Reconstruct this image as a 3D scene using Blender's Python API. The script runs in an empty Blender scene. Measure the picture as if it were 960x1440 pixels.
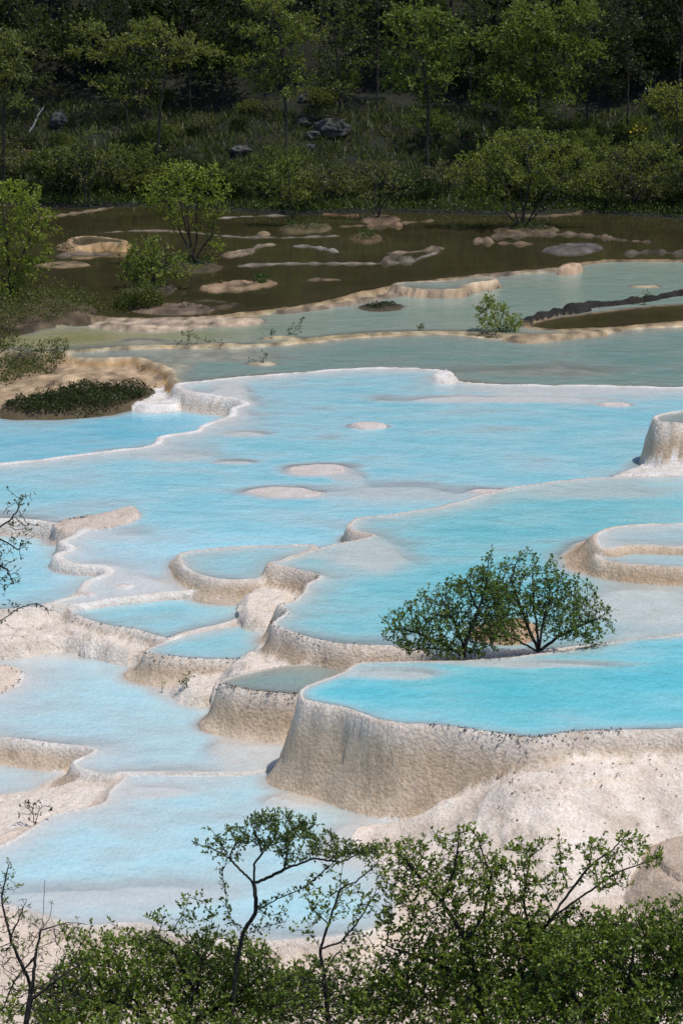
import bpy, math, random, time
import numpy as np
from mathutils import Vector
T0 = time.time()
random.seed(7)
RNG = np.random.default_rng(7)
scene = bpy.context.scene
COL = scene.collection

# ------------------------------------------------------------------ camera
CAM_H, PITCH, VFOV = 13.6, math.radians(14.0), math.radians(24.0)
F = 720.0 / math.tan(VFOV / 2)
cam_d = bpy.data.cameras.new('camera')
cam = bpy.data.objects.new('camera', cam_d)
COL.objects.link(cam)
cam.location = (0, 0, CAM_H)
cam.rotation_euler = (math.pi / 2 - PITCH, 0, 0)
cam_d.sensor_fit = 'VERTICAL'
cam_d.angle = VFOV
cam_d.clip_start = 0.5
cam_d.clip_end = 2000
scene.camera = cam

# ------------------------------------------------------------------ light
SUN_EL, SUN_AZ = math.radians(66.0), math.radians(118.0)      # azimuth measured from +y towards +x
world = bpy.data.worlds.new('World')
scene.world = world
world.use_nodes = True
wn = world.node_tree.nodes
wl = world.node_tree.links
sky = wn.new('ShaderNodeTexSky')
sky.sky_type = 'NISHITA'
sky.sun_disc = False
sky.sun_elevation = SUN_EL
sky.sun_rotation = SUN_AZ
sky.altitude = 3000
sky.air_density = 1.0
sky.dust_density = 3.5
sky.ozone_density = 0.5
bg = wn['Background']
bg.inputs['Strength'].default_value = 0.15
wl.new(sky.outputs['Color'], bg.inputs['Color'])
sd = bpy.data.lights.new('sun', 'SUN')
sd.energy = 2.9
sd.angle = math.radians(1.0)
sd.color = (1.0, 0.95, 0.88)
sun = bpy.data.objects.new('sun', sd)
COL.objects.link(sun)
to_sun = Vector((math.sin(SUN_AZ) * math.cos(SUN_EL), math.cos(SUN_AZ) * math.cos(SUN_EL), math.sin(SUN_EL)))
sun.rotation_euler = to_sun.to_track_quat('Z', 'Y').to_euler()
sun.location = to_sun * 200
scene.view_settings.view_transform = 'Standard'
scene.view_settings.look = 'None'
scene.view_settings.exposure = 0.18
scene.view_settings.gamma = 1.0
scene.cycles.max_bounces = 8
scene.cycles.transparent_max_bounces = 12
scene.cycles.caustics_reflective = False
scene.cycles.caustics_refractive = False

# ------------------------------------------------------------------ helpers
CP, SP = math.cos(PITCH), math.sin(PITCH)


def ray(u, v):
    a, b = (u - 480.0) / F, (720.0 - v) / F
    return np.array([a, CP + b * SP, -SP + b * CP])


def px_z(u, v, z):
    """the place on level z that stands at this spot of the photograph"""
    d = ray(u, v)
    t = (z - CAM_H) / d[2]
    return np.array([d[0] * t, d[1] * t, z])


def px_y(u, v, y):
    d = ray(u, v)
    t = y / d[1]
    return np.array([d[0] * t, y, CAM_H + d[2] * t])


def tag(o, label=None, cat=None, group=None, kind=None):
    if label: o['label'] = label
    if cat: o['category'] = cat
    if group: o['group'] = group
    if kind: o['kind'] = kind
    return o


def empty(name, loc, label, cat, group=None):
    o = bpy.data.objects.new(name, None)
    o.empty_display_size = 0.2
    COL.objects.link(o)
    o.location = loc
    return tag(o, label, cat, group)


def mesh_np(name, V, Fq=None, Ft=None, mats=(), attrs=None, smooth=True, mat_idx=None):
    me = bpy.data.meshes.new(name)
    V = np.asarray(V, dtype=np.float32)
    me.vertices.add(len(V))
    me.vertices.foreach_set('co', V.ravel())
    nq = 0 if Fq is None else len(Fq)
    nt = 0 if Ft is None else len(Ft)
    loops = []
    if nq: loops.append(np.asarray(Fq, dtype=np.int32).ravel())
    if nt: loops.append(np.asarray(Ft, dtype=np.int32).ravel())
    loops = np.concatenate(loops) if loops else np.zeros(0, np.int32)
    me.loops.add(len(loops))
    me.loops.foreach_set('vertex_index', loops)
    me.polygons.add(nq + nt)
    starts = np.concatenate([np.arange(nq) * 4, nq * 4 + np.arange(nt) * 3]).astype(np.int32)
    tot = np.concatenate([np.full(nq, 4), np.full(nt, 3)]).astype(np.int32)
    me.polygons.foreach_set('loop_start', starts)
    me.polygons.foreach_set('loop_total', tot)
    if smooth:
        me.polygons.foreach_set('use_smooth', np.ones(nq + nt, dtype=bool))
    for m in mats: me.materials.append(m)
    if mat_idx is not None:
        me.polygons.foreach_set('material_index', np.asarray(mat_idx, np.int32))
    for k, a in (attrs or {}).items():
        a = np.asarray(a, dtype=np.float32)
        if a.ndim == 1:
            at = me.attributes.new(k, 'FLOAT', 'POINT')
            at.data.foreach_set('value', a)
        else:
            at = me.attributes.new(k, 'FLOAT_COLOR', 'POINT')
            if a.shape[1] == 3:
                a = np.concatenate([a, np.ones((len(a), 1), np.float32)], 1)
            at.data.foreach_set('color', a.ravel())
    me.update(calc_edges=True)
    return me


def link_mesh(name, me, parent=None):
    o = bpy.data.objects.new(name, me)
    COL.objects.link(o)
    if parent is not None:
        o.parent = parent
        o.location = -np.array(parent.location) if parent.type == 'EMPTY' and False else (0, 0, 0)
    return o


# --- noise
_perm = np.random.default_rng(3).permutation(256)
_perm = np.concatenate([_perm, _perm, _perm])
_g = np.random.default_rng(4).normal(size=(256, 3))
_g /= np.linalg.norm(_g, axis=1)[:, None]


def perlin(p):
    p = np.asarray(p, dtype=np.float64)
    i = np.floor(p).astype(np.int64)
    f = p - i
    w = f * f * f * (f * (f * 6 - 15) + 10)
    i &= 255
    out = 0
    for dx in (0, 1):
        wx = w[:, 0] if dx else 1 - w[:, 0]
        for dy in (0, 1):
            wy = w[:, 1] if dy else 1 - w[:, 1]
            for dz in (0, 1):
                wz = w[:, 2] if dz else 1 - w[:, 2]
                h = _perm[_perm[_perm[(i[:, 0] + dx) & 255] + ((i[:, 1] + dy) & 255)] + ((i[:, 2] + dz) & 255)]
                g = _g[h]
                out = out + wx * wy * wz * (g[:, 0] * (f[:, 0] - dx) + g[:, 1] * (f[:, 1] - dy) + g[:, 2] * (f[:, 2] - dz))
    return out * 1.6


def fbm(p, octv=3, gain=0.5):
    s, a = 0, 1.0
    p = np.asarray(p, dtype=np.float64)
    for k in range(octv):
        s = s + a * perlin(p + 17.3 * k)
        p = p * 2.03
        a *= gain
    return s


def worley(p):
    """distance to the nearest jittered point"""
    p = np.asarray(p, dtype=np.float64)
    i = np.floor(p).astype(np.int64)
    best = np.full(len(p), 9.0)
    for dx in (-1, 0, 1):
        for dy in (-1, 0, 1):
            for dz in (-1, 0, 1):
                c = i + np.array([dx, dy, dz])
                h = _perm[_perm[_perm[c[:, 0] & 255] + (c[:, 1] & 255)] + (c[:, 2] & 255)]
                pt = c + 0.5 + 0.42 * _g[h] / 1.0
                d = ((p - pt) ** 2).sum(1)
                best = np.minimum(best, d)
    return np.sqrt(best)


def sstep(a, b, x):
    t = np.clip((x - a) / (b - a), 0, 1)
    return t * t * (3 - 2 * t)


# ------------------------------------------------------------------ materials
def new_mat(name):
    m = bpy.data.materials.new(name)
    m.use_nodes = True
    nt = m.node_tree
    for n in list(nt.nodes):
        if n.type != 'OUTPUT_MATERIAL' and n.type != 'BSDF_PRINCIPLED':
            nt.nodes.remove(n)
    return m, nt, nt.nodes.get('Principled BSDF')


def node(nt, t, **kw):
    n = nt.nodes.new(t)
    for k, v in kw.items():
        if k in n.inputs.keys() if not k.startswith('_') else False:
            n.inputs[k].default_value = v
        else:
            setattr(n, k.lstrip('_'), v)
    return n


def noise(nt, vec, scale, detail=4, rough=0.55):
    n = nt.nodes.new('ShaderNodeTexNoise')
    n.inputs['Scale'].default_value = scale
    n.inputs['Detail'].default_value = detail
    n.inputs['Roughness'].default_value = rough
    if vec is not None: nt.links.new(vec, n.inputs['Vector'])
    return n


def mapped(nt, scale):
    g = nt.nodes.new('ShaderNodeNewGeometry')
    m = nt.nodes.new('ShaderNodeMapping')
    m.inputs['Scale'].default_value = scale
    nt.links.new(g.outputs['Position'], m.inputs['Vector'])
    return m.outputs['Vector']


def ramp(nt, fac, stops):
    r = nt.nodes.new('ShaderNodeValToRGB')
    while len(r.color_ramp.elements) < len(stops): r.color_ramp.elements.new(0.5)
    for e, (p, c) in zip(r.color_ramp.elements, stops):
        e.position = p
        e.color = (*c, 1) if len(c) == 3 else c
    nt.links.new(fac, r.inputs['Fac'])
    return r.outputs['Color']


def mixc(nt, fac, a, b, mode='MIX'):
    n = nt.nodes.new('ShaderNodeMix')
    n.data_type = 'RGBA'
    n.blend_type = mode
    for s, v in ((0, fac), (6, a), (7, b)):
        if hasattr(v, 'is_output'): nt.links.new(v, n.inputs[s])
        else: n.inputs[s].default_value = v if s == 0 else (*v, 1)
    return n.outputs[2]


def math_n(nt, op, a, b=0.0, clamp=False):
    n = nt.nodes.new('ShaderNodeMath')
    n.operation = op
    n.use_clamp = clamp
    for s, v in ((0, a), (1, b)):
        if hasattr(v, 'is_output'): nt.links.new(v, n.inputs[s])
        else: n.inputs[s].default_value = v
    return n.outputs[0]


def attr(nt, name, out='Color'):
    a = nt.nodes.new('ShaderNodeAttribute')
    a.attribute_name = name
    return a.outputs[out]


def make_travertine():
    m, nt, b = new_mat('travertine')
    g = mapped(nt, (1, 1, 1))
    tint = attr(nt, 'tint')
    n1 = noise(nt, g, 2.3, 5, 0.6)
    n2 = noise(nt, g, 14.0, 5, 0.65)
    n3 = noise(nt, g, 30.0, 4, 0.75)
    c = mixc(nt, 1.0, tint, ramp(nt, n1.outputs[0], [(0.3, (0.86, 0.83, 0.79)), (0.7, (1.08, 1.08, 1.09))]), 'MULTIPLY')
    c = mixc(nt, 1.0, c, ramp(nt, n2.outputs[0], [(0.3, (0.87, 0.85, 0.82)), (0.6, (1.04, 1.04, 1.04))]), 'MULTIPLY')
    c = mixc(nt, 1.0, c, ramp(nt, n3.outputs[0], [(0.34, (0.70, 0.65, 0.58)), (0.48, (1.0, 1.0, 1.0)), (0.7, (1.10, 1.10, 1.10))]), 'MULTIPLY')
    nt.links.new(c, b.inputs['Base Color'])
    b.inputs['Roughness'].default_value = 0.85
    b.inputs['Specular IOR Level'].default_value = 0.25
    h = math_n(nt, 'ADD', math_n(nt, 'MULTIPLY', n2.outputs[0], 0.6), math_n(nt, 'MULTIPLY', n3.outputs[0], 0.55))
    v = nt.nodes.new('ShaderNodeTexVoronoi')
    v.inputs['Scale'].default_value = 16.0
    nt.links.new(g, v.inputs['Vector'])
    h = math_n(nt, 'SUBTRACT', h, math_n(nt, 'MULTIPLY', v.outputs['Distance'], 0.5))
    bp = nt.nodes.new('ShaderNodeBump')
    bp.inputs['Strength'].default_value = 0.75
    bp.inputs['Distance'].default_value = 0.05
    nt.links.new(h, bp.inputs['Height'])
    nt.links.new(bp.outputs[0], b.inputs['Normal'])
    return m


M_TRAV = make_travertine()


def make_water(name, deep, shallow_mix, k, rough=0.12, bump=0.10, streak=0.35, deep2=None):
    """milky mineral water: turns from clear to its own colour with depth, mirror-like at grazing angles"""
    m, nt, b = new_mat(name)
    out = nt.nodes['Material Output']
    dep = attr(nt, 'depth', 'Fac')
    gl = mapped(nt, (0.35, 1.0, 1.0))
    big = noise(nt, gl, 0.55, 5, 0.6)
    gs = mapped(nt, (0.6, 1.3, 1.0))
    st = noise(nt, gs, 1.5, 5, 0.7)
    var = math_n(nt, 'ADD', math_n(nt, 'MULTIPLY', big.outputs[0], 1.3), math_n(nt, 'MULTIPLY', st.outputs[0], 0.9))
    var = math_n(nt, 'ADD', math_n(nt, 'MULTIPLY', math_n(nt, 'SUBTRACT', var, 1.1), streak * 2.2), 1.0)
    var = math_n(nt, 'MAXIMUM', var, 0.25)
    d2 = math_n(nt, 'MULTIPLY', dep, var)
    e = math_n(nt, 'POWER', 2.71828, math_n(nt, 'MULTIPLY', d2, -k))
    f = math_n(nt, 'SUBTRACT', 1.0, e, True)
    if deep2 is None:
        colr = mixc(nt, f, shallow_mix, deep)
    else:
        colr = mixc(nt, f, shallow_mix, mixc(nt, attr(nt, 'tone', 'Fac'), deep, deep2))
    fleck = noise(nt, mapped(nt, (0.8, 1.3, 1.0)), 2.6, 4, 0.75)
    colr = mixc(nt, 1.0, colr, ramp(nt, fleck.outputs[0], [(0.28, (0.86, 0.90, 0.91)), (0.5, (1, 1, 1)), (0.75, (1.05, 1.04, 1.03))]), 'MULTIPLY')
    fine = noise(nt, mapped(nt, (1.0, 0.55, 1.0)), 17.0, 2, 0.6)  # ripple reflections painted into the water colour, pale and greyish
    colr = mixc(nt, 1.0, colr, ramp(nt, fine.outputs[0], [(0.34, (0.91, 0.94, 0.95)), (0.5, (1, 1, 1)), (0.66, (1.04, 1.03, 1.03))]), 'MULTIPLY')
    nt.links.new(colr, b.inputs['Base Color'])
    b.inputs['Roughness'].default_value = rough
    b.inputs['IOR'].default_value = 1.33
    b.inputs['Specular IOR Level'].default_value = 0.5
    wv = noise(nt, mapped(nt, (1.0, 0.6, 1.0)), 14.0, 2, 0.6)
    wv2 = noise(nt, mapped(nt, (1.0, 1.2, 1.0)), 1.7, 2, 0.5)
    hh = math_n(nt, 'ADD', math_n(nt, 'MULTIPLY', wv.outputs[0], 0.5), wv2.outputs[0])
    bp = nt.nodes.new('ShaderNodeBump')
    bp.inputs['Strength'].default_value = 1.0
    bp.inputs['Distance'].default_value = bump
    nt.links.new(hh, bp.inputs['Height'])
    nt.links.new(bp.outputs[0], b.inputs['Normal'])
    tr = nt.nodes.new('ShaderNodeBsdfTransparent')
    mx = nt.nodes.new('ShaderNodeMixShader')
    vis = math_n(nt, 'ADD', math_n(nt, 'MULTIPLY', f, 0.95), 0.35, True)
    nt.links.new(vis, mx.inputs[0])
    nt.links.new(tr.outputs[0], mx.inputs[1])
    nt.links.new(b.outputs[0], mx.inputs[2])
    nt.links.new(mx.outputs[0], out.inputs['Surface'])
    return m


W_SKY = make_water('water_sky_blue', (0.20, 0.55, 0.62), (0.72, 0.74, 0.73), 3.6, bump=0.026, streak=0.36)
W_BRIGHT = make_water('water_bright_turquoise', (0.08, 0.49, 0.55), (0.62, 0.71, 0.70), 2.9, bump=0.026, streak=0.36)
W_TURQ = make_water('water_turquoise', (0.11, 0.47, 0.51), (0.60, 0.70, 0.68), 2.9, bump=0.026, streak=0.36)
W_MID = make_water('water_mid_turquoise', (0.17, 0.50, 0.54), (0.66, 0.71, 0.69), 4.5, bump=0.026, streak=0.36)
W_PALE = make_water('water_pale_blue', (0.29, 0.59, 0.63), (0.74, 0.76, 0.74), 3.6, bump=0.026, streak=0.36)
W_BLUE = make_water('water_blue', (0.12, 0.48, 0.60), (0.64, 0.72, 0.72), 3.6, bump=0.026, streak=0.36)
W_GREY = make_water('water_grey_green', (0.22, 0.31, 0.25), (0.42, 0.42, 0.36), 5.0, bump=0.032, deep2=(0.26, 0.23, 0.075))
W_GTURQ = make_water('water_grey_turquoise', (0.15, 0.275, 0.25), (0.42, 0.42, 0.36), 4.0, bump=0.032)
W_BROWN = make_water('water_brown', (0.040, 0.034, 0.015), (0.10, 0.075, 0.04), 5.0, rough=0.04, bump=0.003, streak=0.3)

# ------------------------------------------------------------------ terrain description
WHITE = (0.78, 0.69, 0.60)
RIMC = (0.70, 0.63, 0.56)
BEIGE = (0.61, 0.475, 0.345)
BEIGE2 = (0.64, 0.55, 0.46)
PINK = (0.74, 0.615, 0.505)
TAN = (0.34, 0.26, 0.165)
ORANGE = (0.44, 0.28, 0.13)
BROWNBED = (0.06, 0.045, 0.025)
DARKROCK = (0.045, 0.040, 0.033)
WBED = (0.72, 0.70, 0.66)


def catmull(P, n, closed=True):
    P = np.asarray(P, float)
    m = len(P)
    out = []
    for i in range(m if closed else m - 1):
        if closed:
            a, b, c, d = P[(i - 1) % m], P[i], P[(i + 1) % m], P[(i + 2) % m]
        else:
            a, b, c, d = P[max(i - 1, 0)], P[i], P[i + 1], P[min(i + 2, m - 1)]
        ta, tb, tc = np.linalg.norm(b - a) ** 0.5 + 1e-6, np.linalg.norm(c - b) ** 0.5 + 1e-6, np.linalg.norm(d - c) ** 0.5 + 1e-6
        m1 = (c - b) + tb * ((b - a) / ta - (c - a) / (ta + tb))
        m2 = (c - b) + tb * ((d - c) / tc - (d - b) / (tb + tc))
        for k in range(n):
            t = k / n
            out.append(b * (2 * t**3 - 3 * t**2 + 1) + m1 * (t**3 - 2 * t**2 + t) + c * (-2 * t**3 + 3 * t**2) + m2 * (t**3 - t**2))
    if not closed: out.append(P[-1])
    return np.array(out)


POOLS, BANKS = [], []


def z8(xy):
    x, y = xy[..., 0], xy[..., 1]
    return 0.86 - 0.31 * sstep(50, 44, y) * sstep(0.8, -1.6, x)


def pool(key, pts, z, T, Fl, water, label, wall=BEIGE, bed=WBED, rim=RIMC, dmax=0.35, w=0.8, crest=0.009, lump=0.03, name='travertine_pool', cat='pool', rimw=None, lumpscale=0.16):
    POOLS.append(dict(kind='pool', key=key, px=pts, z=z, T=T, F=Fl, water=water, label=label, wall=wall, bed=bed, rim=rim, dmax=dmax, w=w, crest=crest, lump=lump, name=name, cat=cat, rimw=rimw, lumpscale=lumpscale))


def bank(key, pts, z, T, Fl, label, col=WHITE, lump=0.03, name='travertine_mound', cat='mound', dome=0.0, lumpscale=0.2, foot=None, pri=0.0):
    BANKS.append(dict(kind='bank', key=key, px=pts, z=z, T=T, F=Fl, label=label, wall=foot or col, bed=col, rim=col, lump=lump, name=name, cat=cat, dome=dome, lumpscale=lumpscale, crest=0, rimw=0.05, pri=pri))


pool('front', [(-200, 1238), (-60, 1208), (5, 1185), (40, 1166), (80, 1144), (115, 1136), (145, 1127), (152, 1113), (170, 1096), (178, 1088), (250, 1086), (330, 1083), (385, 1075), (440, 1100), (520, 1140), (575, 1162), (545, 1185), (558, 1245), (552, 1285), (520, 1308), (480, 1317), (440, 1321), (350, 1323), (260, 1315), (200, 1300), (125, 1302), (85, 1295), (30, 1277), (0, 1272), (-90, 1268), (-200, 1262)],
     0.0, 0.35, 0.35, W_PALE, 'wide pale blue pool in front, at the foot of the tallest beige rim wall', wall=PINK, dmax=0.30, w=1.0)
pool('pocket', [(-160, 1060), (0, 1068), (70, 1078), (90, 1088), (66, 1100), (45, 1112), (0, 1119), (-160, 1124)],
     -0.34, 0.2, 0.3, W_PALE, 'small white shallow pocket of water below the long wall at the left edge', wall=WHITE, dmax=0.12, w=0.5)
pool('left_middle', [(-200, 920), (-80, 914), (0, 909), (35, 899), (75, 893), (135, 898), (200, 908), (205, 925), (200, 940), (250, 948), (300, 970), (400, 1015), (410, 1050), (385, 1078), (350, 1085), (280, 1087), (200, 1087), (168, 1087), (160, 1091), (120, 1083), (100, 1072), (132, 1055), (100, 1049), (65, 1045), (0, 1037), (-160, 1033), (-160, 978), (0, 973), (22, 964), (27, 943), (0, 936), (-160, 932)],
     0.02, 0.38, 0.32, W_PALE, 'long pale blue pool on the left with a notched left edge, above the front pool', rim=(0.72, 0.68, 0.63), dmax=0.28, w=1.1)
pool('grey_small', [(310, 960), (325, 966), (370, 973), (410, 976), (440, 975), (475, 955), (490, 941), (482, 933), (450, 934), (400, 936), (345, 946), (318, 955)],
     0.75, 0.68, 0.34, W_GTURQ, 'small grey watered pool with a rough beige wall, tucked left of the tallest wall', bed=(0.5, 0.48, 0.42), dmax=0.25, w=0.5)
pool('triangle', [(202, 916), (220, 921), (270, 926), (320, 928), (350, 926), (366, 912), (372, 890), (367, 876), (325, 879), (280, 887), (240, 897), (215, 907)],
     0.48, 0.42, 0.3, W_MID, 'small leaf-shaped turquoise pool with a low beige wall, above the tuft of weeds', dmax=0.28, w=0.5)
pool('left_step', [(97, 857), (120, 872), (145, 879), (190, 886), (220, 894), (236, 897), (280, 885), (325, 874), (348, 858), (352, 842), (350, 827), (310, 827), (240, 830), (165, 839), (110, 849)],
     0.5, 0.36, 0.28, W_MID, 'mid blue pool behind the knobbly white rim, left of the leaf-shaped pool', dmax=0.28, w=0.6, lump=0.06)
pool('crescent', [(248, 785), (254, 797), (275, 807), (310, 815), (350, 815), (372, 812), (400, 788), (440, 772), (446, 766), (425, 765), (340, 767), (280, 772), (256, 777)],
     0.89, 0.30, 0.25, W_MID, 'crescent pool with a low rounded beige rim in the middle of the terraces', dmax=0.22, w=0.6)
pool('middle_right', [(377, 790), (400, 797), (440, 806), (447, 810), (430, 820), (425, 832), (410, 845), (390, 850), (402, 860), (385, 872), (380, 877), (400, 886), (425, 895), (450, 901), (480, 905), (530, 907), (570, 911), (640, 925), (760, 915), (850, 905), (960, 892), (1160, 875), (1160, 650), (960, 667), (830, 671), (720, 684), (690, 691), (630, 708), (560, 721), (505, 727), (490, 735), (488, 743), (500, 748), (522, 752), (500, 758), (470, 764), (430, 776), (400, 786)],
     1.15, 0.65, 0.4, W_TURQ, 'large deep turquoise pool in the middle right, reaching behind the round green shrubs', dmax=0.5, w=1.4)
pool('front_right', [(430, 965), (420, 974), (425, 982), (450, 989), (480, 995), (510, 1005), (555, 1016), (610, 1020), (655, 1025), (700, 1032), (755, 1037), (790, 1032), (830, 1028), (880, 1026), (960, 1025), (1160, 1018), (1160, 876), (960, 891), (880, 898), (830, 907), (780, 915), (695, 925), (630, 928), (530, 929), (500, 932), (482, 944), (455, 954)],
     1.4, 1.5, 0.62, W_BRIGHT, 'bright turquoise pool on the right held up by the tallest beige wall', wall=(0.62, 0.485, 0.35), dmax=0.6, w=0.5, lump=0.03, lumpscale=0.13)
pool('upper_main', [(245, 540), (300, 533), (360, 527), (420, 523), (480, 518), (560, 516), (615, 519), (636, 524), (640, 532), (660, 537), (720, 540), (830, 541), (960, 544), (1160, 549), (1160, 690), (960, 695), (830, 700), (720, 712), (630, 735), (540, 775), (480, 790), (440, 800), (380, 830), (352, 842), (300, 833), (240, 835), (165, 843), (108, 852), (60, 850), (102, 836), (118, 817), (147, 805), (140, 799), (110, 796), (84, 791), (76, 779), (95, 771), (82, 761), (110, 745), (60, 735), (0, 731), (-160, 728), (-160, 660), (0, 651), (95, 640), (150, 633), (200, 628), (217, 622), (224, 613), (275, 605), (280, 599), (310, 588), (324, 580), (326, 573), (341, 567), (320, 559), (290, 555), (258, 550)],
     z8, 0.5, 0.3, W_SKY, 'broad sky blue pool across the middle with pale round shoals', wall=BEIGE2, rim=(0.80, 0.76, 0.71), rimw=0.17, dmax=0.42, w=2.2, lump=0.05)
pool('left_lower', [(-160, 735), (0, 734), (60, 738), (100, 748), (120, 770), (160, 800), (130, 830), (110, 848), (60, 853), (0, 858), (-160, 866)],
     0.55, 0.2, 0.25, W_SKY, 'blue pool at the left edge under the overhanging twigs', wall=WHITE, dmax=0.35, w=1.0)
pool('upper_left', [(-160, 578), (0, 579), (75, 581), (140, 577), (185, 572), (215, 570), (240, 569), (330, 570), (350, 590), (300, 608), (230, 630), (100, 650), (0, 662), (-160, 674)],
     0.42, 0.3, 0.3, W_BLUE, 'deep blue pool at the upper left beside the mossy bank', wall=WHITE, dmax=0.45, w=1.2)
pool('right_tower', [(922, 583), (916, 588), (926, 593), (960, 595), (1160, 598), (1160, 575), (960, 577), (943, 579)],
     1.95, 1.15, 0.24, W_GTURQ, 'small raised pool on a tall rough wall at the right edge, upper half', wall=BEIGE, dmax=0.25, w=0.6, lump=0.06)
pool('right_shelf', [(840, 748), (860, 740), (905, 736), (960, 735), (1160, 733), (1160, 769), (960, 769), (890, 768), (850, 772), (836, 765)],
     1.55, 0.42, 0.62, W_MID, 'upper shallow basin of the pair with orange tan rims at the right edge', wall=(0.50, 0.37, 0.25), rim=(0.62, 0.5, 0.38), dmax=0.14, w=0.9)
pool('right_shelf_front', [(836, 778), (856, 771), (890, 770), (960, 771), (1160, 771), (1160, 802), (960, 798), (920, 796), (870, 792), (842, 786)],
     1.44, 0.35, 0.28, W_MID, 'lower narrow basin of the pair with orange tan rims at the right edge', wall=(0.50, 0.37, 0.25), rim=(0.66, 0.54, 0.42), dmax=0.16, w=0.6)
pool('green', [(90, 498), (110, 503), (150, 504), (190, 503), (207, 507), (232, 518), (243, 530), (250, 540), (300, 537), (420, 528), (560, 522), (640, 537), (830, 548), (960, 550), (1160, 556), (1160, 452), (960, 458), (880, 463), (830, 470), (760, 475), (700, 475), (620, 469), (560, 471), (500, 474), (430, 481), (330, 488), (230, 489), (150, 491), (105, 493)],
     0.845, 0.3, 0.25, W_GTURQ, 'long grey turquoise pool behind the sky blue pool, below the tan bank', wall=ORANGE, rim=(0.5, 0.38, 0.24), bed=(0.42, 0.38, 0.28), dmax=0.4, w=1.6, crest=0.015)
pool('olive', [(-160, 464), (0, 467), (65, 458), (140, 457), (200, 451), (280, 449), (360, 444), (385, 437), (430, 431), (500, 424), (545, 413), (556, 404), (620, 398), (645, 390), (700, 386), (780, 378), (800, 369), (850, 363), (960, 363), (1160, 363), (1160, 447), (960, 452), (880, 459), (830, 467), (760, 471), (620, 466), (500, 470), (430, 477), (390, 482), (300, 487), (240, 485), (150, 489), (50, 496), (0, 492), (-160, 492)],
     0.90, 0.2, 0.14, W_GREY, 'pale grey green pool turning olive on the left, in front of the brown pools', wall=(0.30, 0.25, 0.15), rim=(0.34, 0.28, 0.17), bed=(0.40, 0.36, 0.24), dmax=0.4, w=1.8, crest=0.006)
pool('dark_basin', [(742, 459), (765, 449), (820, 441), (880, 434), (960, 427), (1160, 422), (1160, 447), (960, 452), (880, 459), (800, 463)],
     0.92, 0.1, 0.2, W_BROWN, 'narrow dark brown basin in front of the black rocky ridge on the right', wall=TAN, rim=(0.3, 0.22, 0.12), bed=BROWNBED, dmax=0.35, w=0.8)
pool('ledge', [(550, 401), (575, 405), (620, 407), (652, 406), (660, 400), (700, 393), (680, 388), (620, 394), (565, 396)],
     1.16, 0.34, 0.15, W_GREY, 'small raised pan with a pinkish tan wall at the edge of the brown pool', wall=(0.42, 0.3, 0.2), rim=(0.5, 0.38, 0.26), bed=(0.40, 0.36, 0.26), dmax=0.2, w=0.8, lump=0.06)
pool('brown', [(-160, 440), (60, 425), (130, 444), (200, 448), (280, 446), (380, 436), (430, 430), (545, 404), (640, 390), (790, 376), (850, 366), (1160, 364), (1160, 304), (960, 303), (900, 292), (840, 290), (760, 286), (600, 286), (500, 289), (400, 290), (300, 286), (200, 280), (100, 279), (0, 288), (-160, 298)],
     0.95, 0.15, 0.15, W_BROWN, 'still dark brown pool below the forest, crossed by thin tan rims', wall=TAN, rim=(0.3, 0.22, 0.12), bed=BROWNBED, dmax=0.5, w=1.2, crest=0.02)

pool('fall', [(93, 341), (100, 334), (125, 331), (150, 333), (178, 338), (172, 343), (150, 341), (125, 345), (108, 346)],
     1.21, 0.34, 0.18, W_BROWN, 'tiny raised pan spilling over an orange streaked stone fall near the left bushes', wall=(0.42, 0.27, 0.13), rim=(0.5, 0.34, 0.18), bed=TAN, dmax=0.1, w=0.5, lump=0.12, lumpscale=0.3)

bank('lower_right', [(720, 1102), (765, 1082), (830, 1064), (890, 1052), (1000, 1047), (1160, 1045), (1160, 1080), (960, 1092), (860, 1098), (780, 1112)],
     0.92, 0.95, 2.0, 'big pinkish white rounded mound lying against the right end of the tallest wall', (0.84, 0.735, 0.635), lump=0.14, lumpscale=1.0, dome=0.10)
bank('lower_right_knob', [(930, 1190), (1000, 1172), (1160, 1160), (1160, 1230), (1000, 1250), (935, 1225)],
     0.36, 0.5, 0.8, 'smooth tan hump at the lower right edge above the bushes', (0.55, 0.44, 0.34), lump=0.06, lumpscale=0.5, dome=0.2)
bank('lower_mid', [(640, 1150), (700, 1128), (735, 1118), (720, 1135), (670, 1158)],
     0.22, 0.3, 1.0, 'low pale apron of stone against the foot of the tallest wall', PINK, lump=0.05, lumpscale=0.4, dome=0.1)
bank('left_front', [(-160, 1205), (0, 1178), (60, 1148), (140, 1122), (156, 1102), (140, 1095), (110, 1098), (72, 1116), (40, 1123), (0, 1127), (-160, 1135)],
     -0.12, 0.3, 0.5, 'flat white shore with dry stalks left of the front pool', WHITE, lump=0.03)
bank('left_mid', [(-160, 872), (0, 862), (60, 866), (92, 858), (118, 874), (150, 884), (200, 897), (215, 904), (195, 912), (140, 902), (80, 893), (0, 905), (-160, 918)],
     0.30, 0.4, 0.2, 'white knobbly bank of rounded lumps at the left, between two blue pools', WHITE, lump=0.09, lumpscale=0.22)
bank('cascade', [(345, 852), (370, 826), (400, 823), (430, 822), (415, 845), (395, 858), (375, 872), (352, 868)],
     0.66, 0.45, 0.3, 'lumpy cream cascade of dripstone under the upper corner of the turquoise pool', WHITE, lump=0.17, lumpscale=0.24)
bank('cascade_low', [(340, 940), (362, 912), (400, 912), (418, 930), (400, 938), (360, 944)],
     0.64, 0.4, 0.35, 'lumpy cream cascade of dripstone beside the small grey pool', WHITE, lump=0.15, lumpscale=0.22)
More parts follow.
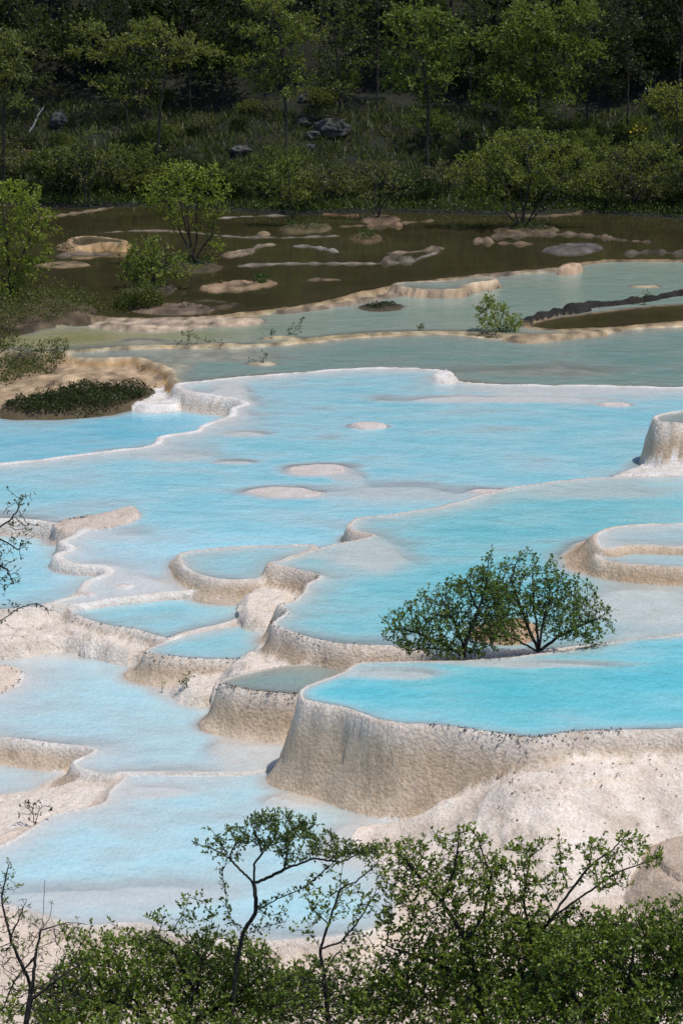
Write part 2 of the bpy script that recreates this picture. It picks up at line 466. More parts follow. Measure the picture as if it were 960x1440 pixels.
bank('beach', [(262, 958), (330, 938), (352, 940), (340, 956), (308, 966), (290, 972)],
     0.2, 0.3, 0.5, 'small flat white beach where the tuft of weeds grows', WHITE, lump=0.05, lumpscale=0.2)
bank('shelf', [(78, 736), (100, 726), (150, 720), (190, 717), (182, 731), (140, 740), (92, 742)],
     0.90, 0.3, 0.15, 'pale layered stone shelf sticking into the blue pool at the left', (0.62, 0.53, 0.45), lump=0.06, lumpscale=0.3)
bank('shelf_strip', [(-160, 725), (0, 722), (60, 724), (110, 723), (190, 716), (150, 722), (95, 730), (0, 731), (-160, 735)],
     0.84, 0.3, 0.12, 'thin tan ledge running from the left edge behind the layered shelf', (0.46, 0.35, 0.25), lump=0.03)
bank('moss', [(5, 574), (60, 555), (120, 545), (190, 545), (215, 548), (190, 562), (140, 573), (60, 577)],
     0.62, 0.3, 0.3, 'low earth bank carrying dark green ground plants at the upper left', (0.12, 0.09, 0.05), lump=0.04)
bank('white_nose', [(185, 566), (215, 550), (240, 541), (256, 552), (250, 567), (215, 571)],
     0.56, 0.2, 0.2, 'bright white stone apron between the mossy bank and the white rim wall', (0.78, 0.75, 0.71), lump=0.05)
bank('sand', [(-160, 500), (0, 505), (60, 509), (92, 512), (150, 517), (205, 518), (238, 527), (244, 542), (200, 548), (120, 545), (60, 556), (0, 575), (-160, 580)],
     0.58, 0.3, 0.4, 'flat sandy tan shore at the upper left', (0.44, 0.32, 0.2), lump=0.06)
bank('pan', [(128, 456), (180, 445), (250, 446), (360, 446), (360, 453), (290, 457), (220, 464), (165, 461)],
     0.945, 0.15, 0.2, 'long pale pinkish tan flat between the brown pool and the olive pool', (0.44, 0.345, 0.25), lump=0.05)
bank('tan_shore', [(715, 473), (760, 469), (800, 467), (840, 464), (850, 467), (800, 472), (760, 477), (725, 477)],
     0.915, 0.12, 0.15, 'thin tan shore between the grey green pool and the grey turquoise pool', TAN, lump=0.03)
bank('left_shore', [(-160, 428), (0, 425), (60, 420), (125, 428), (115, 440), (60, 455), (0, 466), (-160, 464)],
     1.03, 0.2, 0.3, 'brown earthy shore at the left edge where the bushes root', (0.10, 0.075, 0.045), lump=0.05)
bank('mud_flat', [(185, 433), (230, 426), (285, 430), (290, 438), (235, 441)], 0.97, 0.15, 0.2, 'crusty brown flat at the water line in front of the round willow bush', (0.15, 0.11, 0.075), lump=0.10, lumpscale=0.3, name='islet', cat='islet')
bank('lump_right', [(789, 377), (796, 370), (808, 368), (815, 371), (806, 376)],
     1.12, 0.3, 0.12, 'rounded pinkish tan knob at the far edge of the grey green pool', (0.46, 0.33, 0.22), lump=0.06, lumpscale=0.3)
bank('rim_lump', [(612, 531), (614, 522), (628, 519), (638, 524), (636, 531), (625, 534)],
     0.97, 0.2, 0.08, 'small white knob on the back rim of the sky blue pool', (0.78, 0.74, 0.70), lump=0.05)
bank('tower_apron', [(872, 670), (898, 657), (915, 647), (960, 640), (1160, 636), (1160, 676), (935, 674)],
     0.92, 0.2, 0.3, 'white stone apron round the foot of the raised pool at the right edge', (0.76, 0.72, 0.68), lump=0.05)
bank('mid_mound', [(672, 892), (685, 876), (720, 872), (745, 880), (738, 896), (700, 900)],
     1.19, 0.2, 0.2, 'orange tan lump of stone showing through the round shrubs', (0.5, 0.34, 0.22), lump=0.08, lumpscale=0.3)
bank('tree_islet', [(240, 374), (262, 366), (292, 368), (305, 375), (285, 380), (255, 380)], 1.0, 0.15, 0.2, 'dark earth islet under the tall willow in the brown pool', (0.09, 0.07, 0.04), lump=0.11, lumpscale=0.3, name='islet', cat='islet')
bank('bush_islet', [(178, 404), (215, 398), (240, 402), (235, 409), (200, 411)], 1.0, 0.15, 0.2, 'low earth islet under the round willow bush in the brown pool', (0.10, 0.08, 0.05), lump=0.11, lumpscale=0.3, name='islet', cat='islet')
bank('plant_islet', [(398, 320), (425, 315), (458, 317), (455, 323), (415, 325)], 1.0, 0.15, 0.2, 'leafy islet under the small upright tree in the brown pool', (0.10, 0.08, 0.04), lump=0.11, lumpscale=0.3, name='islet', cat='islet')
bank('big_islet', [(700, 322), (735, 317), (775, 320), (772, 326), (725, 329)], 1.0, 0.15, 0.2, 'earth islet under the broad spreading tree in the brown pool', (0.12, 0.09, 0.05), lump=0.11, lumpscale=0.3, name='islet', cat='islet')
bank('small_islet', [(497, 334), (512, 328), (532, 331), (530, 337), (510, 339)], 1.0, 0.15, 0.2, 'tiny leafy islet in the brown pool between two trees', (0.12, 0.08, 0.04), lump=0.11, lumpscale=0.3, name='islet', cat='islet')
bank('mid_islet', [(355, 396), (365, 391), (380, 394), (378, 399), (362, 400)], 1.0, 0.15, 0.2, 'tiny leafy islet in the brown pool right of the willow', (0.2, 0.14, 0.08), lump=0.11, lumpscale=0.3, name='islet', cat='islet')
bank('rock_ring', [(768, 350), (790, 343), (825, 341), (842, 345), (830, 351), (795, 355)], 1.0, 0.15, 0.2, 'grey crusted oval islet in the brown pool on the right', (0.13, 0.115, 0.10), lump=0.07, name='islet', cat='islet')
bank('stump_islet', [(510, 306), (530, 302), (555, 304), (550, 310), (520, 311)], 1.0, 0.15, 0.2, 'earth islet under the dark stemmed shrub in the brown pool', (0.16, 0.11, 0.07), lump=0.11, lumpscale=0.3, name='islet', cat='islet')
bank('mud', [(285, 404), (310, 396), (345, 393), (352, 397), (320, 404), (300, 408)], 1.0, 0.15, 0.2, 'broken tan mud crust beside the willow islet', (0.30, 0.21, 0.13), lump=0.06, name='islet', cat='islet')
bank('weed_islet', [(508, 430), (530, 425), (560, 428), (556, 434), (525, 436)], 0.93, 0.15, 0.2, 'dark flat weed islet in the grey green pool', (0.07, 0.06, 0.035), name='islet', cat='islet')

# (points, level, half width, rise, colour): thin rims standing in the brown pool and elsewhere
RIDGES = [
    ([(60, 306), (110, 299), (160, 291)], .06, .35, TAN), ([(300, 287), (330, 291), (390, 291), (470, 293)], .05, .45, (0.30, 0.2, 0.11)),
    ([(308, 307), (345, 304), (398, 303)], .04, .25, (0.4, 0.36, 0.3)), ([(140, 327), (200, 324), (260, 326), (335, 333), (400, 334), (480, 331)], .05, .25, (0.34, 0.28, 0.22)),
    ([(315, 359), (330, 354), (352, 351), (345, 356), (322, 361)], .08, .35, (0.42, 0.32, 0.22)), ([(355, 350), (368, 345), (385, 344)], .05, .3, (0.4, 0.33, 0.24)),
    ([(415, 346), (440, 347), (475, 354)], .05, .22, (0.42, 0.38, 0.33)), ([(335, 374), (390, 371), (480, 370), (545, 370), (578, 366), (618, 352)], .06, .25, (0.36, 0.31, 0.25)),
    ([(545, 356), (580, 354), (620, 349)], .08, .3, (0.36, 0.28, 0.2)), ([(540, 370), (552, 364), (572, 366)], .22, .4, (0.3, 0.24, 0.18)),
    ([(668, 340), (676, 337), (690, 341), (745, 343)], .12, .3, (0.4, 0.29, 0.19)), ([(690, 333), (740, 331), (790, 329), (835, 332), (880, 338), (912, 340)], .09, .35, (0.24, 0.18, 0.13)),
    ([(880, 357), (920, 354), (960, 357), (1100, 355)], .1, .35, (0.2, 0.16, 0.12)), ([(700, 300), (760, 304), (830, 297)], .06, .4, (0.25, 0.18, 0.11)),
    ([(850, 292), (900, 297), (960, 305), (1100, 309)], .1, .5, (0.22, 0.15, 0.08)), ([(480, 318), (530, 316), (570, 313), (610, 310)], .05, .3, (0.3, 0.22, 0.14)),
    ([(450, 300), (480, 303), (500, 303)], .06, .3, (0.34, 0.2, 0.1)), ([(520, 318), (545, 313), (560, 317)], .18, .35, (0.36, 0.24, 0.15)),
    ([(240, 432), (290, 424), (330, 430), (270, 438)], .08, .4, (0.15, 0.11, 0.07)), ([(435, 394), (455, 392), (475, 393)], .04, .22, (0.25, 0.18, 0.12)),
    ([(560, 413), (520, 420), (480, 427), (430, 434), (395, 438)], .05, .3, (0.46, 0.36, 0.26)), ([(652, 405), (660, 407)], .06, .2, (0.1, 0.07, 0.04)),
    ([(780, 379), (740, 381), (700, 386), (660, 389)], .05, .3, (0.45, 0.36, 0.26)), ([(85, 360), (115, 357), (150, 358)], .07, .5, (0.3, 0.24, 0.18)),
    ([(738, 456), (745, 451), (775, 443), (805, 439), (822, 435), (800, 433)], .2, .4, DARKROCK), ([(800, 433), (835, 430), (880, 426), (920, 420), (960, 414), (1160, 404)], .17, .35, DARKROCK),
]
# (u, v, half width px, half height px, top above the water, pool key): shoals and stones standing in the pools
BUMPS = [
    (448, 659, 66, 11, -0.005, 'upper_main'), (403, 691, 68, 11, 0.0, 'upper_main'), (518, 599, 36, 5, 0.06, 'upper_main'),
    (345, 608, 34, 5, -0.04, 'upper_main'), (330, 648, 40, 4, -0.05, 'upper_main'), (700, 560, 170, 6, -0.03, 'upper_main'), (865, 568, 30, 4, 0.01, 'upper_main'), (800, 548, 150, 6, -0.05, 'upper_main'),
    (690, 690, 45, 6, -0.01, 'upper_main'), (180, 818, 60, 14, -0.03, 'upper_main'), (175, 824, 14, 3, 0.03, 'upper_main'), (120, 836, 18, 3, 0.03, 'upper_main'), (330, 800, 60, 14, -0.08, 'upper_main'),
    (560, 690, 120, 14, -0.1, 'upper_main'), (250, 640, 60, 8, -0.07, 'upper_main'), (320, 560, 30, 30, -0.03, 'upper_main'), (485, 668, 30, 8, -.08, 'upper_main'),
    (520, 780, 60, 24, -0.05, 'middle_right'), (900, 850, 90, 35, -0.03, 'middle_right'), (840, 690, 120, 10, -0.1, 'middle_right'),
    (345, 1050, 55, 32, -0.02, 'left_middle'), (60, 915, 100, 12, -0.04, 'left_middle'), (240, 960, 30, 16, -0.03, 'left_middle'), (300, 930, 30, 14, -0.02, 'left_middle'), 
    (510, 1185, 70, 40, -0.02, 'front'), (420, 1125, 60, 14, -0.02, 'front'), (200, 1110, 70, 10, -0.04, 'front'), (180, 1256, 170, 22, -0.1, 'front'),
    (760, 932, 110, 6, -0.05, 'front_right'), (560, 945, 70, 10, -0.06, 'front_right'),
    (305, 485, 38, 3.5, 0.02, 'olive'), (395, 475, 32, 3, 0.02, 'olive'), (200, 478, 30, 4, -0.05, 'olive'), (905, 402, 30, 3, 0.0, 'olive'), (1000, 408, 60, 4, 0.02, 'olive'),
    (370, 511, 32, 4, 0.01, 'green'), (300, 500, 90, 8, -0.06, 'green'), (240, 515, 40, 8, -0.02, 'green'), (760, 520, 120, 8, -.1, 'green'),
    (370, 329, 13, 3, 0.08, 'brown'), (455, 393, 18, 2, 0.02, 'brown'), (105, 345, 30, 8, 0.0, 'brown'), (90, 372, 50, 6, 0.03, 'brown'), (330, 405, 40, 5, 0.02, 'brown'),
]
ALL = POOLS + BANKS


def zval(e, xy):
    z = e['z']
    return z(xy) if callable(z) else np.full(xy.shape[:-1], float(z))


def px_level(e, u, v):
    z = e['z']
    if not callable(z): return px_z(u, v, z)
    zz = 0.86
    for _ in range(6):
        p = px_z(u, v, zz)
        zz = float(z(p[None, :2])[0])
    return px_z(u, v, zz)


for e in ALL:
    e['poly'] = catmull([px_level(e, u, v)[:2] for u, v in e['px']], 5)

# fan-shaped grid over the terraces: finer close to the photograph's viewpoint
ys = [25.0]
while ys[-1] < 112: ys.append(ys[-1] + 0.043 * (ys[-1] / 30) ** 1.42)
ys = np.array(ys)
NX = 460
ts = np.linspace(-1.52, 1.52, NX)
GX = ts[None, :] * 480 / F * 1.02 * ys[:, None] / 0.985 + np.sign(ts) * np.clip(np.abs(ts) - 1.36, 0, 1)[None, :] * 110
GY = np.repeat(ys[:, None], NX, 1)
NY = len(ys)
XY = np.stack([GX, GY], -1).reshape(-1, 2)
N = len(XY)
P3 = np.concatenate([XY, np.zeros((N, 1))], 1)
cell = np.maximum(0.024 * XY[:, 1] / 30, 0.043 * (XY[:, 1] / 30) ** 1.42)
scale_w = np.clip(XY[:, 1] / 45, 0.6, 1.8)
# edges meander a little
wx = fbm(P3 * 1.1 + 5, 2) * 0.045 * scale_w + perlin(P3 * 4.3) * 0.007
wy = fbm(P3 * 1.1 + 91, 2) * 0.05 * scale_w + perlin(P3 * 4.3 + 40) * 0.007
XW = XY + np.stack([wx, wy], 1)


def sdf(poly, pts):
    """signed distance, positive outside"""
    n = len(pts)
    d2 = np.full(n, 1e9)
    ins = np.zeros(n, bool)
    for k in range(len(poly)):
        a, b = poly[k], poly[(k + 1) % len(poly)]
        ab = b - a
        L = ab @ ab
        if L < 1e-12: continue
        ap = pts - a
        t = np.clip((ap @ ab) / L, 0, 1)
        q = ap - t[:, None] * ab
        d2 = np.minimum(d2, (q * q).sum(1))
        c = (a[1] > pts[:, 1]) != (b[1] > pts[:, 1])
        if c.any():
            xi = a[0] + (pts[:, 1] - a[1]) * ab[0] / (ab[1] if abs(ab[1]) > 1e-12 else 1e-12)
            ins ^= c & (pts[:, 0] < xi)
    d = np.sqrt(d2)
    return np.where(ins, -d, d)


# base rock between the pools
yb = XY[:, 1]
Hbase = np.interp(yb, [0, 30.2, 31.6, 34, 38, 44, 55, 66, 80, 92, 112], [-.35, -.33, -.06, -.05, -.05, .1, .3, .4, .7, .9, 1.15])
Hbase = Hbase - 0.42 * sstep(-3.8, -4.5, XY[:, 0]) * sstep(34.5, 36, yb) * sstep(39.2, 38.2, yb)
Hbase = Hbase + 0.05 * fbm(P3 * 0.6, 3)
DIST = {}
cont = np.full(N, -1)
contpri = np.full(N, -99.0)
for i, e in enumerate(ALL):
    lo, hi = e['poly'].min(0) - e['F'] * 3 - 1.2, e['poly'].max(0) + e['F'] * 3 + 1.2
    m = np.where((XW > lo).all(1) & (XW < hi).all(1))[0]
    if len(m) == 0: continue
    d = sdf(e['poly'], XW[m])
    DIST[i] = (m, d)
    pri = (zval(e, XY[m]) if e['kind'] == 'pool' else zval(e, XY[m]) + e['pri'])
    better = (d < 0) & (pri > contpri[m])
    cont[m[better]] = i
    contpri[m[better]] = pri[better]

H = Hbase.copy()
own = np.full(N, -1)
din = np.zeros(N)           # distance inside the containing outline
tint = np.zeros((N, 3))
c0 = np.array(PINK)
far = sstep(58, 68, yb)[:, None]
tint[:] = c0 * (1 - far) + np.array((0.2, 0.145, 0.085)) * far
lumpA = np.full(N, 0.02)
lumpS = np.full(N, 0.3)
wet = np.zeros(N)
for i, e in enumerate(ALL):
    if i not in DIST: continue
    m, d = DIST[i]
    k = cont[m] == i
    idx, s = m[k], -d[k]
    z = zval(e, XY[idx])
    own[idx] = i
    din[idx] = s
    if e['kind'] == 'pool':
        rw = np.maximum(e['rimw'] or 0.035, 1.05 * cell[idx])
        nz = fbm(P3[idx] * np.array([0.5, 0.9, 1]) + 3.3 * i, 4)
        dd = e['dmax'] * (1 - np.exp(-np.maximum(s - rw, 0) / (0.55 * e['w']))) * np.clip(1 + 0.55 * nz, 0.2, 2)
        cr = np.clip(1 - s / rw, 0, 1)
        un = np.clip(0.75 + 1.1 * fbm(P3[idx] * np.array([1.3, 1.3, 1]) + 9, 3), 0.0, 2.0)
        if e['key'] in ('middle_right', 'front_right', 'crescent', 'left_step', 'triangle'):
            cy = e['poly'][:, 1].mean() if e['key'] != 'middle_right' else 43.5
            un = un * (0.15 + 0.85 * sstep(cy + 1.0, cy - 0.5, XY[idx, 1]))
        h = np.where(s < rw, z - 0.008 + (e['crest'] + 0.008) * un * np.sin(cr * math.pi) ** 0.7, z - 0.008 - dd)
        H[idx] = h
        f = np.clip(s / (rw * 1.4), 0, 1)[:, None]
        rc = np.array(e['rim']) * (1 - 0.25 * sstep(0.9, 0.2, un)[:, None] * np.array([0.8, 1, 1.25]))
        tint[idx] = rc * (1 - f) + np.array(e['bed']) * f
        lumpA[idx] = 0.006
    else:
        H[idx] = z + e['dome'] * (1 - np.exp(-s / 0.6)) + 0.03 * perlin(P3[idx] * 1.3) * np.clip(s / 0.5, 0, 1)
        tint[idx] = e['bed']
        lumpA[idx] = e['lump']
        lumpS[idx] = e['lumpscale']
# walls
for i, e in enumerate(ALL):
    if i not in DIST: continue
    m, d = DIST[i]
    zi = zval(e, XY[m])
    k = (cont[m] != i) & (d > 0)
    # a lower outline never climbs into a higher pool
    idx, dd, z = m[k], d[k], zi[k]
    Fl, T = e['F'] * (1 + 0.25 * perlin(P3[idx] * 0.9 + 7 * i)), e['T']
    t = np.clip(dd / Fl, 0, 1)
    if e['kind'] == 'pool':
        drop = T * (0.10 * t + 0.90 * (1 - (1 - t) ** (1.15 if e['key'] == 'right_tower' else 1.9))) * np.clip(dd / 0.06, 0.25, 1) ** 0.6
    else:
        drop = T * (t * t * (3 - 2 * t) if e['dome'] == 0 else 1 - (1 - t) ** 1.3)
    h = z - drop - np.maximum(dd - Fl, 0) * 0.9
    cur = H[idx]
    pool_in = np.array([c >= 0 and ALL[c]['kind'] == 'pool' for c in range(len(ALL))] + [False])[cont[idx]]
    bedlike = pool_in & (contpri[idx] >= z - 0.012)
    ok = (h > cur) & ~bedlike
    kk = 0.05
    hm = np.clip(0.5 + 0.5 * (h - cur) / kk, 0, 1)
    sm = cur * (1 - hm) + h * hm + kk * hm * (1 - hm)
    upd = ok | ((np.abs(h - cur) < kk) & ~bedlike)
    H[idx[upd]] = sm[upd]
    ii, tt = idx[ok], t[ok]
    own[ii] = i
    dda = dd[ok]
    f = sstep(0.0, 0.09 + 0.1 * e['F'], dda)[:, None]
    ft = sstep(0.75, 1.05, tt + 0.25 * perlin(P3[ii] * 2.1))[:, None] * (0.55 if e['kind'] == 'pool' else 0.2)
    col = np.array(e['rim']) * (1 - f) + np.array(e['wall']) * f
    und = np.array(PINK if yb[ii].mean() < 60 else e['wall'])
    tint[ii] = col * (1 - ft) + und * ft
    lumpA[ii] = e['lump'] * sstep(0, 0.12, dda) + 0.004
    lumpS[ii] = e['lumpscale']
HB = H.copy()
# shoals and stones
for u, v, ru, rv, top, key in BUMPS:
    ei = [i for i, e in enumerate(ALL) if e['key'] == key][0]
    e = ALL[ei]
    c = px_level(e, u, v)
    rx = ru / F * math.hypot(c[1], CAM_H)
    ry = abs(px_level(e, u, v - rv)[1] - px_level(e, u, v + rv)[1]) / 2
    q = ((XW[:, 0] - c[0]) / rx) ** 2 + ((XW[:, 1] - c[1]) / ry) ** 2
    m = np.where((q < 5) & (cont == ei))[0]
    qq = np.sqrt(q[m])
    w = 1 - sstep(0.6, 1.6 if top < -0.02 else 1.3, qq + 0.18 * perlin(P3[m] * 1.4))
    tgt = zval(e, XY[m]) + top
    up = np.maximum(tgt - H[m], 0)
    H[m] += up * w
    if top > -0.02:
        wc = (w > 0.7)[:, None] * 0.8
        cc = {'brown': (0.22, 0.16, 0.09), 'olive': (0.42, 0.33, 0.2), 'green': (0.42, 0.35, 0.25)}.get(key, (0.62, 0.54, 0.50))
        tint[m] = tint[m] * (1 - wc) + np.array(cc) * wc
# thin rims
ridge = np.zeros(N, bool)
for pts, rise, hw, colr in RIDGES:
    base = 0.95 if pts[0][1] < 425 else 0.91
    L = catmull([px_z(u, v, base)[:2] for u, v in pts], 5, False)
    lo, hi = L.min(0) - 1.5, L.max(0) + 1.5
    m = np.where((XW > lo).all(1) & (XW < hi).all(1))[0]
    if len(m) == 0: continue
    d2 = np.full(len(m), 1e9)
    for k in range(len(L) - 1):
        ab = L[k + 1] - L[k]
        ap = XW[m] - L[k]
        t = np.clip((ap @ ab) / (ab @ ab + 1e-12), 0, 1)
        q = ap - t[:, None] * ab
        d2 = np.minimum(d2, (q * q).sum(1))
    hw = max(hw * 0.6, 0.2)
    d = np.sqrt(d2)
    nn = perlin(P3[m] * 1.7)
    h = base + rise * (0.75 + (0.5 if rise > 0.13 else 1.5) * nn) - (d / hw) ** 2 * (rise + 0.12)
    up = (h > H[m])
    H[m[up]] = h[up]
    tint[m[up]] = 0.5 * np.array(colr) * (1 + 0.25 * nn[up])[:, None]
    ridge[m[up]] = True
    lumpA[m[up]] = 0.11 if rise > 0.13 else 0.03
    lumpS[m[up]] = 0.28
def box(a, n):
    a = a.reshape(NY, NX)
    for _ in range(n):
        p = np.pad(a, 1, mode='edge')
        a = (p[:-2, 1:-1] + p[2:, 1:-1] + p[1:-1, :-2] + p[1:-1, 2:] + 2 * p[1:-1, 1:-1]) / 6
    return a.ravel()
og = own.reshape(NY, NX)
ch = np.zeros((NY, NX))
ch[:, 1:] += og[:, 1:] != og[:, :-1]
ch[1:] += og[1:] != og[:-1]
inpool = np.array([c >= 0 and ALL[c]['kind'] == 'pool' for c in range(len(ALL))] + [False])[cont]
ch = box((ch.ravel() > 0) * 1.0, 6)
wh = np.clip(box((ch > 0.12) * 1.0, 2), 0, 1) * (~inpool)
H = H * (1 - wh) + box(H, 5) * wh
# vertex displacement along the surface normal: rounded dripstone lumps
Z = H.reshape(NY, NX)
PX = GX.copy(); PY = GY.copy(); PZ = Z.copy()
def normals():
    du = np.stack([np.gradient(PX, axis=1), np.gradient(PY, axis=1), np.gradient(PZ, axis=1)], -1)
    dv = np.stack([np.gradient(PX, axis=0), np.gradient(PY, axis=0), np.gradient(PZ, axis=0)], -1)
    n = np.cross(du, dv)
    return n / (np.linalg.norm(n, axis=-1, keepdims=True) + 1e-12)
nrm = normals().reshape(-1, 3)
steep = sstep(0.97, 0.75, nrm[:, 2])
act = np.where((lumpA > 0.01))[0]
Q = np.stack([PX.ravel(), PY.ravel(), PZ.ravel()], 1)[act]
sc = lumpS[act][:, None]
wd = worley(Q / sc * np.array([1, 1, 0.75]) + 0.35 * perlin(Q * 3)[:, None])
dome = np.sqrt(np.clip(1 - (wd / 0.95) ** 2, 0, 1)) - 0.45
fine = fbm(Q * 7.0, 3)
dr = perlin(Q * np.array([6.0, 6.0, 1.2]))
bank_like = np.array([o >= 0 and ALL[o]['kind'] == 'bank' for o in own[act]])
amp = lumpA[act] * np.where(bank_like, 1.0, 0.15 + 0.85 * steep[act])
big = fbm(Q * 0.8 + 30, 2)
disp = amp * dome + np.minimum(amp, 0.05) * 0.28 * fine + steep[act] * 0.002 * dr + np.minimum(amp, 0.06) * big * 1.5
full = np.zeros(N); full[act] = disp
wb = np.clip(ch * 3.0, 0, 1) * (~inpool) * np.where((lumpA >= 0.1) & (lumpS <= 0.31), 0.25, 1.0)
full = full * (1 - wb) + box(full, 5) * wb
Q = np.stack([PX.ravel(), PY.ravel(), PZ.ravel()], 1) + nrm * full[:, None]
# crevices between lumps are tinted a little darker and browner
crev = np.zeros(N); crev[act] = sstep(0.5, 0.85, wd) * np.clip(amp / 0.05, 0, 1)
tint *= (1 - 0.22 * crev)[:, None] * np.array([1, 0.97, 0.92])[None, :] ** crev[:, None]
patch = fbm(Q * np.array([1.3, 1.3, 0.8]), 4)
wallish = (steep > 0.2) & (yb < 70)
tint[wallish] *= (1 + 0.20 * patch[wallish])[:, None]
fb = (yb > 66) & (tint.max(1) < 0.62)
mott = fbm(Q * np.array([2.2, 1.4, 2.2]), 4)
tint[fb] *= np.clip(1 + 0.75 * mott[fb], 0.35, 1.5)[:, None]
tint = np.clip(tint, 0.01, 0.9)

# split the sheet into one rim wall per pool, its bed, the mounds and the base
gi = np.arange(N).reshape(NY, NX)
quads = np.stack([gi[:-1, :-1], gi[:-1, 1:], gi[1:, 1:], gi[1:, :-1]], -1).reshape(-1, 4)
fo = own[quads[:, 0]]
bedq = (np.array([din[quads[:, k]] > 0.06 for k in range(4)]).all(0)) & (cont[quads[:, 0]] == fo) & ~ridge[quads].any(1)


def sub(name, Fq, parent=None, V=None, mat=M_TRAV, attrs=None):
    u, inv = np.unique(Fq, return_inverse=True)
    inv = inv.reshape(Fq.shape)
    VV = (Q if V is None else V)[u]
    me = mesh_np(name, VV, Fq=inv, mats=[mat], attrs={k: a[u] for k, a in (attrs or {'tint': tint}).items()})
    return link_mesh(name, me, parent)


ptop = {}
tone = sstep(0.5, -7.5, XY[:, 0])
for i, e in enumerate(ALL):
    sel = fo == i
    if e['kind'] == 'bank':
        if sel.any():
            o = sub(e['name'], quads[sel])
            tag(o, e['label'], e['cat'], 'islets in the brown and green pools' if e['cat'] == 'islet' else None)
        continue
    c = e['poly'].mean(0)
    root = empty(e['name'], (0, 0, 0), e['label'], e['cat'])
    ptop[e['key']] = root
    w_, b_ = quads[sel & ~bedq], quads[sel & bedq]
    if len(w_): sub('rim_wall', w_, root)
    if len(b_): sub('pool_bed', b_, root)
    wq = quads[(cont[quads] == i).all(1)]
    if len(wq):
        zz = zval(e, XY) - 0.012
        WV = np.stack([XY[:, 0], XY[:, 1], zz], 1)
        dep = np.clip(zz - H, 0, 3)
        o = sub('water', wq, root, WV, e['water'], {'depth': dep, 'tone': tone})
rest = fo < 0
o = sub('ground', quads[rest]); tag(o, 'pinkish white bare travertine ground between and in front of the pools', None, None, 'structure')
print('terrain', N, time.time() - T0)

# ------------------------------------------------------------------ far ground and hillside
def make_soil():
    m, nt, b = new_mat('forest_floor')
    g = mapped(nt, (1, 1, 1))
    n1 = noise(nt, g, 0.35, 5, 0.6); n2 = noise(nt, g, 3.0, 5, 0.7)
    c = ramp(nt, n1.outputs[0], [(0.35, (0.010, 0.009, 0.005)), (0.55, (0.015, 0.019, 0.007)), (0.7, (0.032, 0.030, 0.012))])
    c = mixc(nt, 1.0, c, ramp(nt, n2.outputs[0], [(0.3, (0.45, 0.45, 0.45)), (0.7, (1.4, 1.4, 1.3))]), 'MULTIPLY')
    nt.links.new(c, b.inputs['Base Color'])
    b.inputs['Roughness'].default_value = 0.95
    bp = nt.nodes.new('ShaderNodeBump'); bp.inputs['Distance'].default_value = 0.25
    nt.links.new(n2.outputs[0], bp.inputs['Height']); nt.links.new(bp.outputs[0], b.inputs['Normal'])
    return m
M_SOIL = make_soil()
vs = [(-900, -300, -1.6), (900, -300, -1.6), (900, 1200, -1.6), (-900, 1200, -1.6)]
me = mesh_np('terrain', vs, Fq=[(0, 1, 2, 3)], mats=[M_SOIL])
tag(link_mesh('terrain', me), 'dark earth around the terraces', None, None, 'structure')


def shore_y(x):
    # the far shore of the brown pool, a little beyond its water's edge
    return 104.3 + 2.6 * sstep(-2, -9, x) - 0.0 * x - 1.6 * sstep(8, 15, x) + 0.5 * np.sin(x * 0.7)


def hill_z(x, y):
    s = y - shore_y(x)
    h = 1.02 + 0.10 * np.clip(s, 0, 3) + 0.30 * np.clip(s - 3, 0, 14) + 0.62 * np.clip(s - 17, 0, 60) + 0.3 * np.clip(s - 77, 0, 400)
    h = np.where(s < 0, 1.02 + 0.35 * s, h)
    p = np.stack([x, y, 0 * x], -1).reshape(-1, 3)
    b = fbm(p * 0.22, 4).reshape(np.shape(x))
    return h + b * 0.55 * sstep(0, 6, s)


def hz(x, y):
    return float(hill_z(np.array([float(x)]), np.array([float(y)]))[0])


hx = np.concatenate([np.linspace(-260, -32, 36), np.linspace(-30, 30, 121), np.linspace(32, 260, 36)])
hy = np.concatenate([np.linspace(99, 135, 91), np.linspace(136, 260, 40)])
HX, HY = np.meshgrid(hx, hy)
HZ = hill_z(HX, HY)
gi2 = np.arange(HX.size).reshape(HX.shape)
q2 = np.stack([gi2[:-1, :-1], gi2[:-1, 1:], gi2[1:, 1:], gi2[1:, :-1]], -1).reshape(-1, 4)
me = mesh_np('hillside', np.stack([HX, HY, HZ], -1).reshape(-1, 3), Fq=q2, mats=[M_SOIL])
tag(link_mesh('hillside', me), 'steep dark forest floor rising behind the brown pool', None, None, 'structure')


def px_hill(u, v):
    d = ray(u, v)
    for y in np.arange(103.0, 220.0, 0.15):
        t = y / d[1]
        if CAM_H + d[2] * t < hz(d[0] * t, y): break
    return np.array([d[0] * t, y, hz(d[0] * t, y)])


def surf_z(x, y):
    """height of the terraces at a place (nearest grid vertex)"""
    r = int(np.clip(np.searchsorted(ys, y), 0, NY - 1))
    c = int(np.clip(np.searchsorted(GX[r], x), 0, NX - 1))
    return float(Q[r * NX + c, 2])

#PART2
# ------------------------------------------------------------------ plants
def make_leaf(name, rough=0.45, trans=0.42):
    m, nt, b = new_mat(name)
    out = nt.nodes['Material Output']
    c = attr(nt, 'tint')
    nt.links.new(c, b.inputs['Base Color'])
    b.inputs['Roughness'].default_value = rough
    b.inputs['Specular IOR Level'].default_value = 0.35
    t = nt.nodes.new('ShaderNodeBsdfTranslucent')
    tc = mixc(nt, 1.0, c, (1.25, 1.25, 0.55), 'MULTIPLY')
    nt.links.new(tc, t.inputs['Color'])
    mx = nt.nodes.new('ShaderNodeMixShader')
    mx.inputs[0].default_value = trans
    nt.links.new(b.outputs[0], mx.inputs[1]); nt.links.new(t.outputs[0], mx.inputs[2])
    nt.links.new(mx.outputs[0], out.inputs['Surface'])
    return m


